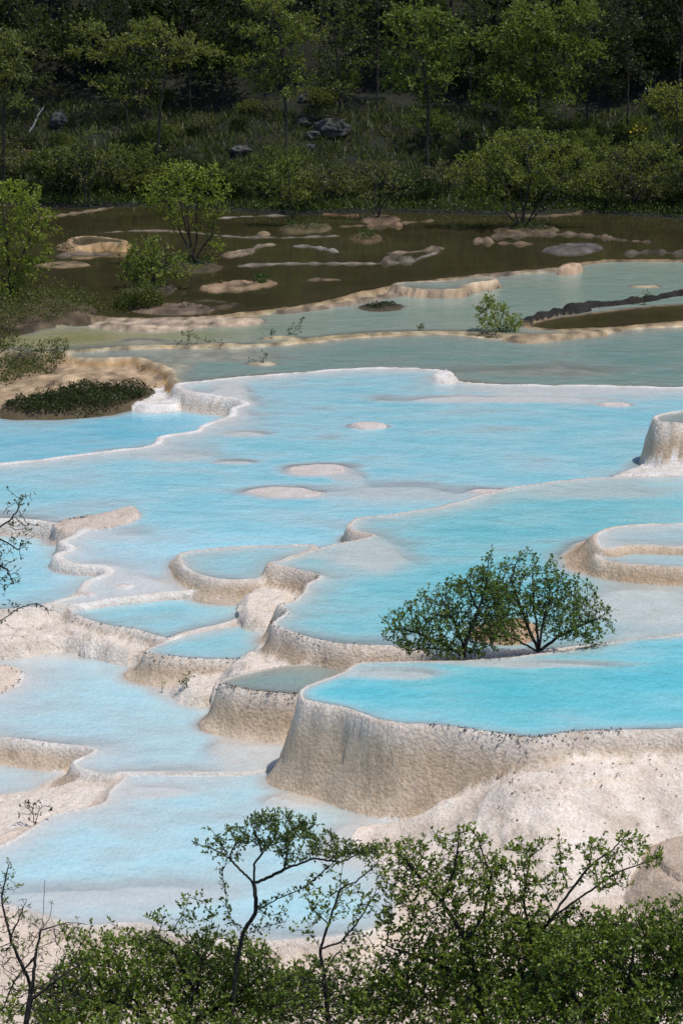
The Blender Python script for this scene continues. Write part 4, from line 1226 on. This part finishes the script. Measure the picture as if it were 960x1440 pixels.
# --- trees of the forest edge
far_tree(41, 'layered tree with a bare dark trunk on the slope above the tall willow', (222, 197), [(225, 55, 62, 13), (180, 65, 40, 11, .3), (270, 72, 46, 11, -.3), (300, 80, 24, 7), (135, 75, 34, 10, 0, .8), (215, 38, 40, 10), (150, 115, 34, 9), (160, 130, 26, 7, .2), (240, 90, 36, 8, .4), (130, 40, 32, 12, 1)], [[(226, 150), (233, 105), (238, 70)]], y=112.0, dens=3.4, leaf=(0.125, 0.075), col=(0.062, 0.080, 0.024))
far_tree(42, 'slender layered tree with a straight thin trunk in the middle of the slope', (402, 216), [(395, 55, 52, 14), (350, 40, 30, 10), (430, 45, 32, 12), (395, 85, 44, 10), (365, 110, 36, 8), (420, 105, 32, 8), (400, 25, 44, 10), (395, 128, 46, 8), (380, 5, 44, 12), (345, 90, 26, 8, 0, .7)], [[(402, 170), (400, 120), (396, 70), (392, 30)]], y=109.0, dens=3.4, leaf=(0.125, 0.075), col=(0.058, 0.078, 0.022))
far_tree(43, 'leafy tree with a crooked trunk left of the broad spreading tree', (600, 238), [(600, 70, 36, 24), (560, 85, 30, 22), (625, 95, 26, 22), (590, 110, 44, 18), (560, 40, 30, 20), (640, 55, 24, 22), (590, 20, 44, 18), (555, 115, 24, 16, 0, .7), (600, 135, 34, 10, 0, .6)], [[(600, 200), (602, 150), (596, 100), (592, 50)]], y=107.5, dens=3.0, leaf=(0.125, 0.075), col=(0.052, 0.078, 0.020))
far_tree(44, 'large full-crowned tree behind the broad spreading tree', (762, 214), [(735, 60, 50, 28), (780, 55, 46, 24), (820, 70, 36, 18), (700, 55, 36, 22), (760, 25, 60, 22), (790, 95, 40, 18), (720, 110, 44, 22), (770, 135, 56, 20), (690, 140, 34, 14), (810, 20, 40, 18), (745, 165, 50, 14), (710, 80, 30, 20)], [[(758, 180), (755, 130), (752, 80), (756, 40)], [(755, 180), (735, 130), (715, 90)]], y=110.5, dens=2.8, leaf=(0.125, 0.075), col=(0.055, 0.078, 0.020))
far_tree(45, 'grey leaved tree with a thin crooked trunk at the left edge of the forest', (4, 215), [(15, 75, 34, 24), (0, 110, 40, 22), (30, 105, 22, 20), (20, 140, 34, 16), (-30, 90, 40, 40), (10, 50, 26, 12)], [[(5, 170), (8, 120), (12, 80)]], y=108.0, dens=2.8, leaf=(0.12, 0.07), col=(0.055, 0.072, 0.026))
far_tree(46, 'loose pale leaved shrub with grey stems at the left end of the far bank', (122, 276), [(115, 210, 34, 16), (90, 230, 24, 18), (150, 222, 30, 20), (120, 240, 40, 16, 0, .7), (175, 240, 20, 18, 0, .7), (130, 190, 26, 8)], [[(118, 255), (105, 225)], [(122, 250), (122, 205)], [(128, 255), (148, 228)]], y=106.3, dens=2.6, col=(0.052, 0.066, 0.024), ld=0.75)
far_tree(47, 'sparse tree with drooping leaves at the right edge of the slope', (950, 205), [(930, 125, 26, 10), (950, 150, 30, 14), (945, 175, 24, 10), (985, 140, 30, 30), (915, 145, 18, 8, 0, .7)], [[(952, 180), (950, 140)]], y=110.0, dens=3.0, leaf=(0.14, 0.085), col=(0.066, 0.085, 0.022))

# low bushes along the far bank and the forest behind, from a few grown patterns
BUSHES, TREES = [], []
for k in range(5):
    rng = np.random.default_rng(60 + k)
    sz = [1.0, 1.3, 0.8, 1.1, 1.5][k]
    att = np.concatenate([ell(rng, 40, (rng.normal() * 0.5 * sz, rng.normal() * 0.5 * sz, (0.6 + 0.5 * rng.random()) * sz), 0.7 * sz, 0.7 * sz, 0.45 * sz) for _ in range(6)])
    att = att[att[:, 2] > 0.08]
    w, c = plant_mesh([np.array([(0, 0, -0.15), (0.03, 0, 0.25 * sz)])], att, 0.15, 0.22, rng, 0.007, 0.42, (0.10, 0.056), 2.1 if k != 3 else 0.7, [(0.125, 0.150, 0.040), (0.11, 0.145, 0.038), (0.040, 0.068, 0.018), (0.12, 0.13, 0.06), (0.042, 0.060, 0.018)][k], jitter=0.35, rmax=0.05, clump=5, sticks=False, shoots=2.0, shootlen=2.0)
    BUSHES.append((w, c))
for k in range(5):
    rng = np.random.default_rng(80 + k)
    Ht = [7.0, 8.0, 6.0, 9.0, 7.5][k]
    att = []
    for j in range(11):
        zz = Ht * (0.28 + 0.72 * (j + rng.random() * 0.6) / 11)
        a = rng.random() * 6.28
        rr = (1.5 - 0.9 * abs(zz / Ht - 0.55)) * rng.uniform(0.3, 1.0) * Ht / 7
        att.append(ell(rng, 46, (math.cos(a) * rr, math.sin(a) * rr, zz), 1.15, 1.15, 0.34))
    att = np.concatenate(att)
    w, c = plant_mesh([np.array([(0, 0, -0.3), (0.1 * rng.normal(), 0, Ht * 0.3), (0.2 * rng.normal(), 0.2 * rng.normal(), Ht * 0.7)])], att, 0.26, 0.42, rng, 0.011, 0.42, (0.17, 0.10), 1.5, [(0.046, 0.064, 0.018), (0.075, 0.098, 0.03), (0.036, 0.055, 0.016), (0.034, 0.046, 0.018), (0.085, 0.112, 0.03)][k], jitter=0.3, rmax=0.13, clump=5, sticks=False, shoots=1.5, shootlen=2.0)
    TREES.append((w, c))

first = {}
MARKS = [('the pale leaning dead trunk', 45), ('the tall willow', 258), ('the slender layered tree', 400), ('the largest rock', 468), ('the dark multi-stemmed shrub', 530), ('the crooked trunked tree', 600), ('the broad spreading tree', 738), ('the wide bushy tree', 892)]
ORD = ['first', 'second', 'third', 'fourth', 'fifth', 'sixth', 'seventh', 'eighth']


def name_by_marks(objs, what):
    """each of a row of look-alikes is named by its count from the nearest landmark"""
    sides = {}
    for o in objs:
        u_ = 480 + F * o.location.x / (o.location.y * CP) * 0.985
        mk = min(MARKS, key=lambda m_: abs(m_[1] - u_))
        sides.setdefault((mk, u_ > mk[1]), []).append((abs(u_ - mk[1]), o))
    for (mk, right), L in sides.items():
        for k, (_, o) in enumerate(sorted(L, key=lambda q: q[0])):
            o['label'] = f"{what}, {ORD[min(k, 7)]} to the {'right' if right else 'left'} of {mk[0]}"


BANKB, SLOPEB, FRONTT = [], [], []


def scatter(kind, k, x, y, rz, s, label, group, cat):
    z = hz(x, y) - 0.05
    key = (kind, k)
    if key not in first:
        w, c = (BUSHES if kind == 'bush' else TREES)[k]
        first[key] = plant('bush' if kind == 'bush' else 'tree', label, cat, (0, 0, 0), w, c, group, wood_name='branches' if kind == 'bush' else 'trunk', crown_name='leaves' if kind == 'bush' else 'crown')
        o = first[key]
        o.location = (x, y, z); o.rotation_euler = (0, 0, rz); o.scale = (s, s, s)
        return o
    return copy_thing(first[key], (x, y, z), rz, s, label, group)


rng = np.random.default_rng(5)
u = -15.0
while u < 985:
    y = 0
    x = (u - 480) / F * 108
    s = rng.uniform(0.7, 1.25)
    yy = shore_y(x) + rng.uniform(0.9, 2.4)
    BANKB.append((float(x), float(yy), s)); o = scatter('bush', int(rng.integers(0, 5)), float(x), float(yy), rng.random() * 6.28, s, 'low tangled bush in the band lining the far bank of the brown pool', 'bushes lining the far bank', 'bush'); BANKB[-1] = o
    u += rng.uniform(22, 40)
for k in range(46):
    x = rng.uniform(-18, 18)
    yy = shore_y(x) + rng.uniform(3.5, 15)
    if -3 < x < 4 and 5 < yy - shore_y(x) < 12 and rng.random() < 0.6: continue
    o = scatter('bush', int(rng.integers(0, 5)), float(x), float(yy), rng.random() * 6.28, rng.uniform(0.45, 0.95), 'small dim bush scattered over the grassy slope under the forest', 'bushes on the slope', 'bush'); SLOPEB.append(o)
for row, (dy, n, smin, smax) in enumerate([(11, 13, .7, 1.0), (15.5, 17, .85, 1.15), (20, 20, .9, 1.3), (25, 20, 1.0, 1.4), (31, 20, 1.1, 1.5), (39, 18, 1.2, 1.7)]):
    for k in range(n):
        wdt = 19 + row * 2.2
        x = -wdt + 2 * wdt * (k + rng.uniform(-0.2, 1.0)) / n
        yy = shore_y(x) + dy + rng.uniform(-1.8, 1.8)
        if row == 0 and -4.5 < x < 5 and rng.random() < 0.7: continue
        o = scatter('tree', int(rng.integers(0, 5)), float(x), float(yy), rng.random() * 6.28, rng.uniform(smin, smax), 'dark leafy tree of the dim forest behind the slope' if row > 1 else 'dim leafy tree of the front rank of the forest on the slope', 'trees of the dim forest' if row > 1 else 'trees of the front rank', 'tree')
        if row <= 1: FRONTT.append(o)
for k in range(44):
    x = rng.uniform(-24, 24)
    yy = shore_y(x) + rng.uniform(15, 36)
    scatter('bush', (2, 4)[k % 2], float(x), float(yy), rng.random() * 6.28, rng.uniform(1.3, 2.4), 'dark overgrown bush filling the gaps between the trees of the dim forest', 'bushes of the dim forest', 'bush')
name_by_marks(BANKB, 'low tangled bush on the bank')
name_by_marks(SLOPEB, 'small dim bush on the slope')
name_by_marks(FRONTT, 'dim leafy tree on the slope')
print('forest', time.time() - T0)


# --- grass and ground plants: nobody could count them
def blades(name, pts, hgt, wid, col, rng, label, lean=0.5, var=0.35):
    n = len(pts)
    az = rng.random(n) * 6.28
    dirx = np.stack([np.cos(az), np.sin(az), np.zeros(n)], 1)
    hh = hgt * rng.uniform(0.5, 1.3, (n, 1)); ww = wid * rng.uniform(0.7, 1.3, (n, 1))
    tip = pts + np.array([0, 0, 1.0]) * hh + unit(rng.normal(size=(n, 3)) * np.array([1, 1, 0.1])) * hh * lean
    V = np.stack([pts - dirx * ww, pts + dirx * ww, tip], 1).reshape(-1, 3)
    cc = np.array(col)[rng.integers(0, len(col), n)] * np.clip(1 + var * rng.normal(size=(n, 1)), 0.4, 2)
    me = mesh_np(name, V, Ft=np.arange(3 * n).reshape(n, 3), mats=[M_LEAF], attrs={'tint': np.repeat(cc, 3, 0)}, smooth=False)
    return tag(link_mesh(name, me), label, None, None, 'stuff')


rng = np.random.default_rng(9)
n = 60000
gx = rng.uniform(-20, 20, n); gy = shore_y(gx) + rng.uniform(0.3, 13, n)
cl = perlin(np.stack([gx * 0.9, gy * 0.9, 0 * gx], 1))
k = cl + rng.normal(size=n) * 0.3 > -0.15
gx, gy = gx[k], gy[k]
gz = hill_z(gx, gy)
blades('grass', np.stack([gx, gy, gz - 0.02], 1), 0.34, 0.035, [(0.075, 0.105, 0.026), (0.060, 0.095, 0.022), (0.105, 0.095, 0.04), (0.07, 0.09, 0.025)], rng, 'tufted grass and dead stalks covering the slope under the trees', lean=0.7)


def ground_plants(polys_px, z, n, hgt, rng, colr, label, lf=(0.07, 0.045), name='ground_cover'):
    pts = []
    for poly in polys_px:
        pp = catmull([px_z(u, v, z)[:2] for u, v in poly], 4)
        lo, hi = pp.min(0), pp.max(0)
        c = rng.uniform(lo, hi, (n * 3, 2))
        d = sdf(pp, c)
        pts.append(c[d < 0.02][:n])
    p = np.concatenate(pts)
    cl = fbm(np.stack([p[:, 0] * 1.6, p[:, 1] * 1.6, 0 * p[:, 0]], 1), 3)
    zz = np.array([surf_z(a, b) for a, b in p])
    C = np.stack([p[:, 0], p[:, 1], zz + (rng.random(len(p)) ** 0.8) * hgt * np.clip(0.75 + 0.8 * cl, 0.1, 1.7)], 1)
    LV, LF, LC = leaves(C, np.tile([0, 0, 0.4], (len(C), 1)), lf[0], lf[1], rng, colr, 0.4)
    me = mesh_np(name, LV, Fq=LF, mats=[M_LEAF], attrs={'tint': LC}, smooth=False)
    return tag(link_mesh(name, me), label, None, None, 'stuff')


ground_plants([[(8, 573), (60, 556), (120, 546), (185, 546), (208, 551), (185, 562), (140, 573), (60, 577)]], 0.66, 9000, 0.26, rng, (0.040, 0.055, 0.014), 'thick dark green ground plants on the bank by the deep blue pool')
ground_plants([[(-60, 510), (0, 500), (50, 492), (95, 490), (80, 505), (40, 520), (0, 528)], [(-60, 468), (0, 466), (25, 470), (10, 492), (-40, 495)]], 0.9, 4200, 0.4, rng, (0.085, 0.10, 0.03), 'dull green weeds on the shore at the left edge')
ground_plants([[(-60, 440), (0, 425), (70, 410), (160, 425), (190, 436), (130, 440), (60, 455), (0, 462)], [(150, 425), (190, 420), (230, 428), (200, 436)]], 1.0, 9000, 0.7, rng, (0.095, 0.115, 0.03), 'leafy undergrowth on the brown shore below the willow bush')
ground_plants([[(400, 320), (425, 316), (458, 318), (452, 323), (415, 325)], [(500, 334), (512, 330), (530, 332), (525, 337), (508, 338)], [(356, 396), (366, 392), (378, 395), (370, 399)], [(715, 322), (740, 318), (770, 321), (755, 326)], [(245, 374), (275, 368), (300, 374), (270, 380)], [(182, 404), (215, 399), (238, 403), (215, 410)], [(575, 303), (590, 300), (590, 305)]], 1.0, 420, 0.32, rng, (0.045, 0.085, 0.018), 'small green plants tufting the islets of the brown pool')
ground_plants([[(512, 430), (530, 427), (555, 428), (545, 433), (525, 434)]], 0.94, 300, 0.12, rng, (0.03, 0.045, 0.018), 'flat dark weeds on the islet of the grey green pool')
ground_plants([[(70, 350), (90, 338), (105, 332), (110, 342), (95, 356)]], 1.15, 350, 0.4, rng, (0.04, 0.06, 0.02), 'green weeds hanging beside the orange stone fall')
# scrub at the water's edge of the far bank
ux = rng.uniform(-19, 19, 9000); uy = shore_y(ux) + rng.uniform(-0.3, 1.6, 9000)
C = np.stack([ux, uy, hill_z(ux, uy) + rng.random(9000) * 0.35], 1)
LV, LF, LC = leaves(C, np.tile([0, -0.2, 0.4], (9000, 1)), 0.12, 0.07, rng, (0.065, 0.10, 0.025), 0.4)
tag(link_mesh('undergrowth', mesh_np('undergrowth', LV, Fq=LF, mats=[M_LEAF], attrs={'tint': LC}, smooth=False)), 'low green undergrowth along the water line of the far bank', None, None, 'stuff')


# --- small weeds standing in shallows and on shores
def weed(seed, label, base, blobs, z, col, ld=0.4, name='weed', leaf=(0.05, 0.03), stems=None):
    rng = np.random.default_rng(seed)
    b = px_z(base[0], base[1], z); Y = b[1]
    b = b.copy(); b[2] = surf_z(b[0], b[1]) - 0.03
    k = Y / F
    sl = [np.vstack([b, line_px([s], Y, rng, .05)]) for s in (stems or [(base[0], base[1] - 6)])]
    att = blob_pts(rng, blobs, Y, 10, 0.8)
    w, c = plant_mesh(sl, att, 0.05, 0.08, rng, 0.0035, 0.4, leaf, ld, col, jitter=0.3, rmax=0.02)
    return plant(name, label, 'weed', b, w, c, wood_name='stems', crown_name='leaves')


weed(101, 'little grey green tuft on the white beach by the small grey pool', (263, 966), [(262, 957, 13, 7), (270, 952, 7, 5), (252, 965, 6, 4)], 0.2, (0.10, 0.13, 0.05), .8)
weed(102, 'tiny yellow green sprig at the water line left of the grey green tuft', (228, 966), [(226, 963, 9, 3)], 0.12, (0.16, 0.20, 0.06), .8)
weed(103, 'dry brown stalk clump on the white shore at the left', (48, 1146), [(45, 1128, 14, 10), (62, 1132, 16, 8), (30, 1140, 10, 8), (75, 1137, 8, 4)], 0.08, (0.10, 0.10, 0.04), .35, stems=[(46, 1135), (56, 1138)])
weed(104, 'dry stalk in the shallows of the grey turquoise pool', (370, 509), [(368, 501, 12, 6), (352, 507, 8, 2), (378, 497, 5, 5)], 0.86, (0.06, 0.08, 0.03), .5, leaf=(0.07, 0.04))
weed(105, 'spindly weed clump on the tan shoal of the olive pool', (270, 484), [(265, 470, 12, 10), (280, 474, 8, 8), (295, 480, 10, 4), (250, 482, 6, 3)], 0.91, (0.06, 0.08, 0.03), .5, leaf=(0.07, 0.04), stems=[(265, 474), (280, 478)])
weed(106, 'thin branching weed left of the pale branching weed on the shoal', (382, 476), [(380, 466, 10, 8), (388, 470, 8, 5)], 0.91, (0.06, 0.085, 0.03), .5, leaf=(0.07, 0.04))
weed(107, 'pale branching weed leaning right on the shoal of the olive pool', (408, 470), [(415, 460, 12, 6), (426, 450, 5, 8), (404, 466, 6, 4)], 0.91, (0.09, 0.11, 0.05), .5, leaf=(0.07, 0.04), stems=[(415, 462)])
weed(108, 'flat sprawling weed on the tan shore of the grey green pool', (590, 464), [(590, 461, 16, 2.5), (595, 458, 8, 2)], 0.92, (0.07, 0.09, 0.03), .8, leaf=(0.07, 0.04))
weed(109, 'leafy sprig growing on the black rocky ridge', (905, 424), [(905, 414, 10, 6), (915, 418, 7, 4), (895, 418, 5, 3)], 1.0, (0.08, 0.10, 0.03), .6, leaf=(0.07, 0.04))
weed(110, 'bare thin bush on the brown shore below the willow islet', (256, 432), [(256, 420, 10, 9), (266, 426, 8, 5)], 0.97, (0.05, 0.065, 0.03), .5, leaf=(0.07, 0.04))
weed(111, 'dry shrublet at the right end of the orange rim wall', (200, 520), [(200, 514, 7, 6), (196, 519, 6, 3)], 0.62, (0.09, 0.09, 0.04), .6, leaf=(0.07, 0.04))
weed(112, 'row of dry stalks behind the mossy bank', (75, 548), [(45, 547, 4, 6), (75, 543, 12, 5), (56, 550, 4, 5), (95, 545, 6, 4)], 0.62, (0.10, 0.085, 0.05), .3, leaf=(0.06, 0.03))
weed(113, 'tangled weeds at the right end of the mossy bank', (212, 552), [(215, 548, 10, 4), (200, 552, 10, 4)], 0.66, (0.05, 0.06, 0.025), .7, leaf=(0.07, 0.04))
weed(114, 'reddish weed clump beside the branching weeds on the shoal', (310, 488), [(305, 484, 10, 4), (318, 485, 8, 3)], 0.9, (0.08, 0.07, 0.03), .5, leaf=(0.06, 0.035))


# --- rocks and fallen wood on the slope
def make_rock():
    m, nt, b = new_mat('grey_rock')
    g = mapped(nt, (1, 1, 1))
    n1 = noise(nt, g, 2.5, 6, 0.7)
    c = ramp(nt, n1.outputs[0], [(0.3, (0.03, 0.03, 0.03)), (0.5, (0.055, 0.054, 0.05)), (0.7, (0.13, 0.125, 0.12))])
    nt.links.new(c, b.inputs['Base Color']); b.inputs['Roughness'].default_value = 0.9
    bp = nt.nodes.new('ShaderNodeBump'); bp.inputs['Distance'].default_value = 0.1
    nt.links.new(n1.outputs[0], bp.inputs['Height']); nt.links.new(bp.outputs[0], b.inputs['Normal'])
    return m
M_ROCK = make_rock()
import bmesh
bm = bmesh.new(); bmesh.ops.create_icosphere(bm, subdivisions=4, radius=1.0)
ICO_V = np.array([v.co[:] for v in bm.verts]); ICO_F = np.array([[v.index for v in f.verts] for f in bm.faces]); bm.free()


def rock(u, v, ru, rv, label, seed):
    p = px_hill(u, v + rv)
    k = p[1] / F
    V = ICO_V.copy()
    d = 0.35 * fbm(V * 1.3 + seed * 9.1, 4) - 0.25 * np.abs(perlin(V * 2.4 + seed))
    V = V * (1 + d)[:, None] * np.array([ru * k * 1.1, ru * k * 0.9, rv * k * 1.25])
    o = link_mesh('rock', mesh_np('rock', V, Ft=ICO_F, mats=[M_ROCK]))
    o.location = (p[0], p[1], p[2] + rv * k * 0.75)
    tag(o, label, 'rock')


rock(468, 180, 23, 12, 'largest grey rock on the grassy slope beneath the trees', 1)
rock(440, 190, 9, 6, 'small grey rock touching the left side of the largest rock', 2)
rock(436, 207, 7, 4, 'pale little stone low on the slope below the largest rock', 3)
rock(426, 172, 9, 6, 'small dark rock up left of the largest rock', 4)
rock(340, 212, 15, 7, 'weathered grey boulder half hidden by bushes above the tall willow', 5)
rock(84, 168, 12, 9, 'dim grey rock between the trees at the left', 6)
rock(920, 130, 16, 7, 'grey rock under leaves at the upper right', 7)
rock(425, 140, 5, 5, 'small upright stone on the dark slope between two trees', 8)


def log(pts, r0_, r1_, mat, label, name='fallen_log'):
    Pp = catmull(pts, 6, False)
    n_ = len(Pp)
    par_ = np.arange(n_) - 1
    rr = np.linspace(r0_, r1_, n_)
    V, Fq = tubes(Pp + 0.015 * np.random.default_rng(1).normal(size=Pp.shape), par_, rr, np.arange(n_)[::-1])
    o = link_mesh(name, mesh_np(name, V, Fq=Fq, mats=[mat]))
    tag(o, label, 'log')


M_RED = make_bark('reddish_dead_wood', (0.10, 0.05, 0.028))
M_PALE = make_bark('bleached_wood', (0.34, 0.32, 0.29))
def on_hill(u, v, dz=0.1):
    p = px_hill(u, v); p[2] += dz; return p
log([on_hill(14, 224), on_hill(40, 219), on_hill(64, 224), on_hill(74, 234)], 0.20, 0.13, M_RED, 'rotting reddish log lying on the slope at the left')
log([on_hill(75, 226), on_hill(92, 228), on_hill(110, 231)], 0.09, 0.05, M_PALE, 'short bleached log end right of the reddish log')
log([on_hill(20, 203), on_hill(36, 201, .2), on_hill(54, 202)], 0.22, 0.16, M_BARK, 'dark log stacked above the reddish log')
a_ = on_hill(35, 197, -.05); b_ = px_y(50, 172, a_[1] + 0.2); c_ = px_y(61, 150, a_[1] + 0.3)
log([a_, b_, c_], 0.07, 0.03, M_PALE, 'pale leaning dead trunk sticking up at the left', 'dead_trunk')
log([on_hill(64, 220, .2), on_hill(72, 230, .2), on_hill(80, 238)], 0.08, 0.06, M_RED, 'thick broken stub leaning off the reddish log')

# yellow blossoms of a shrub at the right
rng = np.random.default_rng(44)
p = px_y(898, 185, 107.5)
C = ell(rng, 26, p, 0.45, 0.3, 0.22)
LV, LF, LC = leaves(C, np.tile([0, -1, 0.6], (26, 1)), 0.10, 0.10, rng, (0.55, 0.45, 0.06), 0.15)
tag(link_mesh('blossom', mesh_np('blossom', LV, Fq=LF, mats=[M_LEAF], attrs={'tint': LC}, smooth=False)), 'pale yellow blossoms on the bushes at the right edge of the slope', None, None, 'stuff')

# --- dark crumbs, bark bits and dead leaves lying on the stone
rng = np.random.default_rng(77)
pts = []
for poly, n_ in (([(720, 1085), (960, 1055), (960, 1165), (760, 1200), (700, 1150)], 110), ([(790, 1040), (960, 1032), (960, 1060), (800, 1065)], 110), ([(690, 1098), (760, 1092), (745, 1112), (700, 1112)], 60), ([(0, 870), (60, 880), (90, 900), (0, 905)], 20), ([(560, 1170), (700, 1175), (700, 1188), (600, 1180)], 50)):
    pp = np.array([px_z(u_, v_, 0.6 if u_ > 500 else 0.35)[:2] for u_, v_ in poly])
    c = rng.uniform(pp.min(0), pp.max(0), (n_ * 3, 2))
    pts.append(c[sdf(pp, c) < 0][:n_])
for key, a0, b0, n_ in (('front_right', 0.26, 0.48, 130), ('grey_small', 0.0, 0.38, 110), ('middle_right', 0.03, 0.42, 110), ('triangle', 0.0, 0.35, 60), ('left_step', 0, .35, 40), ('left_middle', .72, .98, 60)):
    e = [q for q in POOLS if q['key'] == key][0]
    pl = e['poly']
    ii = (rng.uniform(a0, b0, n_) * len(pl)).astype(int)
    pts.append(pl[ii] + rng.normal(size=(n_, 2)) * 0.045)
p = np.concatenate(pts)
C = np.stack([p[:, 0], p[:, 1], [surf_z(a, b) + 0.012 for a, b in p]], 1)
LV, LF, LC = leaves(C, rng.normal(size=(len(C), 3)) * np.array([1, 1, 0.15]), 0.05, 0.028, rng, (0.05, 0.035, 0.022), 0.5, upb=0.1, spread=0.3)
tag(link_mesh('leaf_litter', mesh_np('leaf_litter', LV, Fq=LF, mats=[M_LEAF], attrs={'tint': LC}, smooth=False)), 'dark crumbs and dead leaves lying on the rims and mounds', None, None, 'stuff')
print('all', time.time() - T0)
